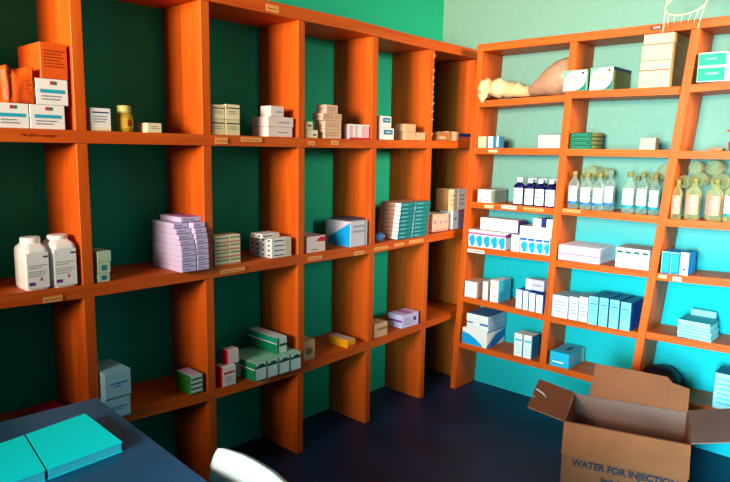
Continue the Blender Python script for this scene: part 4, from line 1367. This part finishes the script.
b = MB(); b.prism([dpt(.002, .066, .06), dpt(.016, .066, .06), dpt(.016, DL_ - .066, .06), dpt(.002, DL_ - .066, .06)], (0, 0, TZ - .0905), M_tleg); into(b.build('light_blocking_panel'), desk)  # unseen panel, added to keep low light off the bottom bays
# two booklets side by side
def booklet(label, quad, z0, h, group):
    cx, cy = sum(p[0] for p in quad) / 4, sum(p[1] for p in quad) / 4
    t = thing('booklet', label, 'booklet', (cx, cy, z0), 0, group)
    loc = [Vector((p[0] - cx, p[1] - cy, 0)) for p in quad]
    b = MB()
    b.prism([p * .975 + Vector((0, 0, .0012)) for p in loc], (0, 0, h - .0024), mat('cyan_pages', (70, 190, 200))); b.build('pages', t)
    b = MB()
    b.prism(loc, (0, 0, .0012), CYANB)
    b.prism([p + Vector((0, 0, h - .0012)) for p in loc], (0, 0, .0012), CYANB)
    b.build('cover', t)
    return t


B1 = [(0.8704, -2.3546), (1.0377, -2.3609), (1.0438, -2.4913), (0.8851, -2.4685)]
B2 = [(0.8864, -2.4723), (1.0438, -2.4944), (1.0478, -2.6167), (0.8989, -2.5844)]
booklet('right bright cyan booklet lying on the dark desk, nearer the shelves', B1, TZ + .0004, .0186, 'cyan booklets')
booklet('left bright cyan booklet lying on the dark desk, cut by the picture edge', B2, TZ + .0004, .0186, 'cyan booklets')
LB('medicine_box', 'small crimson carton on the lowest shelf, peeping over the desk edge', (-2.192, -2.122, .452), 3, .085, .06, mat('crimson_card', (150, 10, 60)))

# ================================================================== CHAIR
ch = thing('plastic_chair', 'cream white plastic chair tucked against the end of the desk', 'chair', (1.36, -2.42, 0))
def chair_part(name, fn):
    b = MB(); fn(b); return into(b.build(name), ch)


RIM = [(1.1654, 0.6863), (1.1755, 0.7105), (1.1851, 0.7234), (1.2016, 0.7245), (1.2352, 0.7265), (1.2645, 0.7255),
       (1.2901, 0.7242), (1.3135, 0.7234), (1.3448, 0.7195), (1.3912, 0.7177), (1.4151, 0.6989)]


def back_fn(b):
    # curved panel bulging away from the desk, its rim dropping towards one side
    i = b.mi(CHAIRM)
    n, mz = 40, 10
    front, rear = [], []
    for k in range(n + 1):
        s = k / n
        x = RIM[0][0] + (RIM[-1][0] - RIM[0][0]) * s
        y = -2.262 + .014 * math.sin(math.pi * s)
        ztop = interp(RIM, x)
        fcol, rcol = [], []
        for j in range(mz + 1):
            t = j / mz
            z = .40 + (ztop - .40) * t
            roll = .010 * max(0, t - .75) / .25
            fcol.append(b.bm.verts.new((x, y + .012 * (t - 1) - .006 + roll * .5, z)))
            rcol.append(b.bm.verts.new((x, y + .012 * (t - 1) + .006 + roll * .6, z - (.004 if j == mz else 0))))
        front.append(fcol); rear.append(rcol)
    def quad(*v):
        f = b.bm.faces.new(v); f.material_index = i; f.smooth = True
    for k in range(n):
        for j in range(mz):
            quad(front[k][j], front[k + 1][j], front[k + 1][j + 1], front[k][j + 1])
            quad(rear[k][j], rear[k][j + 1], rear[k + 1][j + 1], rear[k + 1][j])
        quad(front[k][mz], front[k + 1][mz], rear[k + 1][mz], rear[k][mz])
        quad(front[k][0], rear[k][0], rear[k + 1][0], front[k + 1][0])
    for k in (0, n):
        for j in range(mz):
            quad(front[k][j], front[k][j + 1], rear[k][j + 1], rear[k][j])


chair_part('backrest', back_fn)
chair_part('seat', lambda b: b.box(1.15, 1.57, -2.70, -2.285, .405, .43, CHAIRM, .008))
for sx in (1.175, 1.545):
    for sy, dy in ((-2.31, .05), (-2.67, -.03)):
        def leg(b, sx=sx, sy=sy, dy=dy):
            b.prism([(sx - .02, sy - .02, .404), (sx + .02, sy - .02, .404), (sx + .02, sy + .02, .404), (sx - .02, sy + .02, .404)], (0, dy, -.404), CHAIRM)
        chair_part('leg', leg)

# ================================================================== HANGING WIRE HOOP
hp = thing('hanging_hoop', 'pale cord hoop with thin strands hanging before the top right shelf', 'ornament', (1.29, -.26, 1.80))
b = MB()
cx_, cy_, cz_ = 1.291, -.26, 1.800
ring = []
for k in range(33):
    a = 2 * math.pi * k / 32
    ring.append((cx_ + .071 * math.cos(a), cy_ + .045 * math.sin(a), cz_ + .047 * math.sin(a)))
b.tube(ring, .0028, CORD)
into(b.build('ring'), hp)
for k, a in enumerate((math.pi, 3.6, 4.0, 4.4, 4.8, 5.2, 5.6, 6.1)):
    b = MB()
    p0 = Vector((cx_ + .071 * math.cos(a), cy_ + .045 * math.sin(a), cz_ + .047 * math.sin(a)))
    p1 = Vector((cx_ - .004 + .062 * math.cos(a) - .008, cy_ + .02 * math.sin(a), cz_ - .095 + (.02 if 0 < k < 7 else 0)))
    b.tube([p0, (p0 + p1) / 2 + Vector((0, -.002, 0)), p1], .0018 if k in (0, 7) else .0011, CORD, 5)
    into(b.build('strand'), hp)
for a in (math.pi * .95, .15):
    b = MB()
    p0 = Vector((cx_ + .071 * math.cos(a), cy_ + .045 * math.sin(a), cz_ + .047 * math.sin(a)))
    b.tube([p0, p0 + Vector((0, 0, .35)), Vector((cx_, cy_, 2.6)), Vector((cx_, cy_, 2.9))], .0022, CORD, 5)
    into(b.build('cord'), hp)
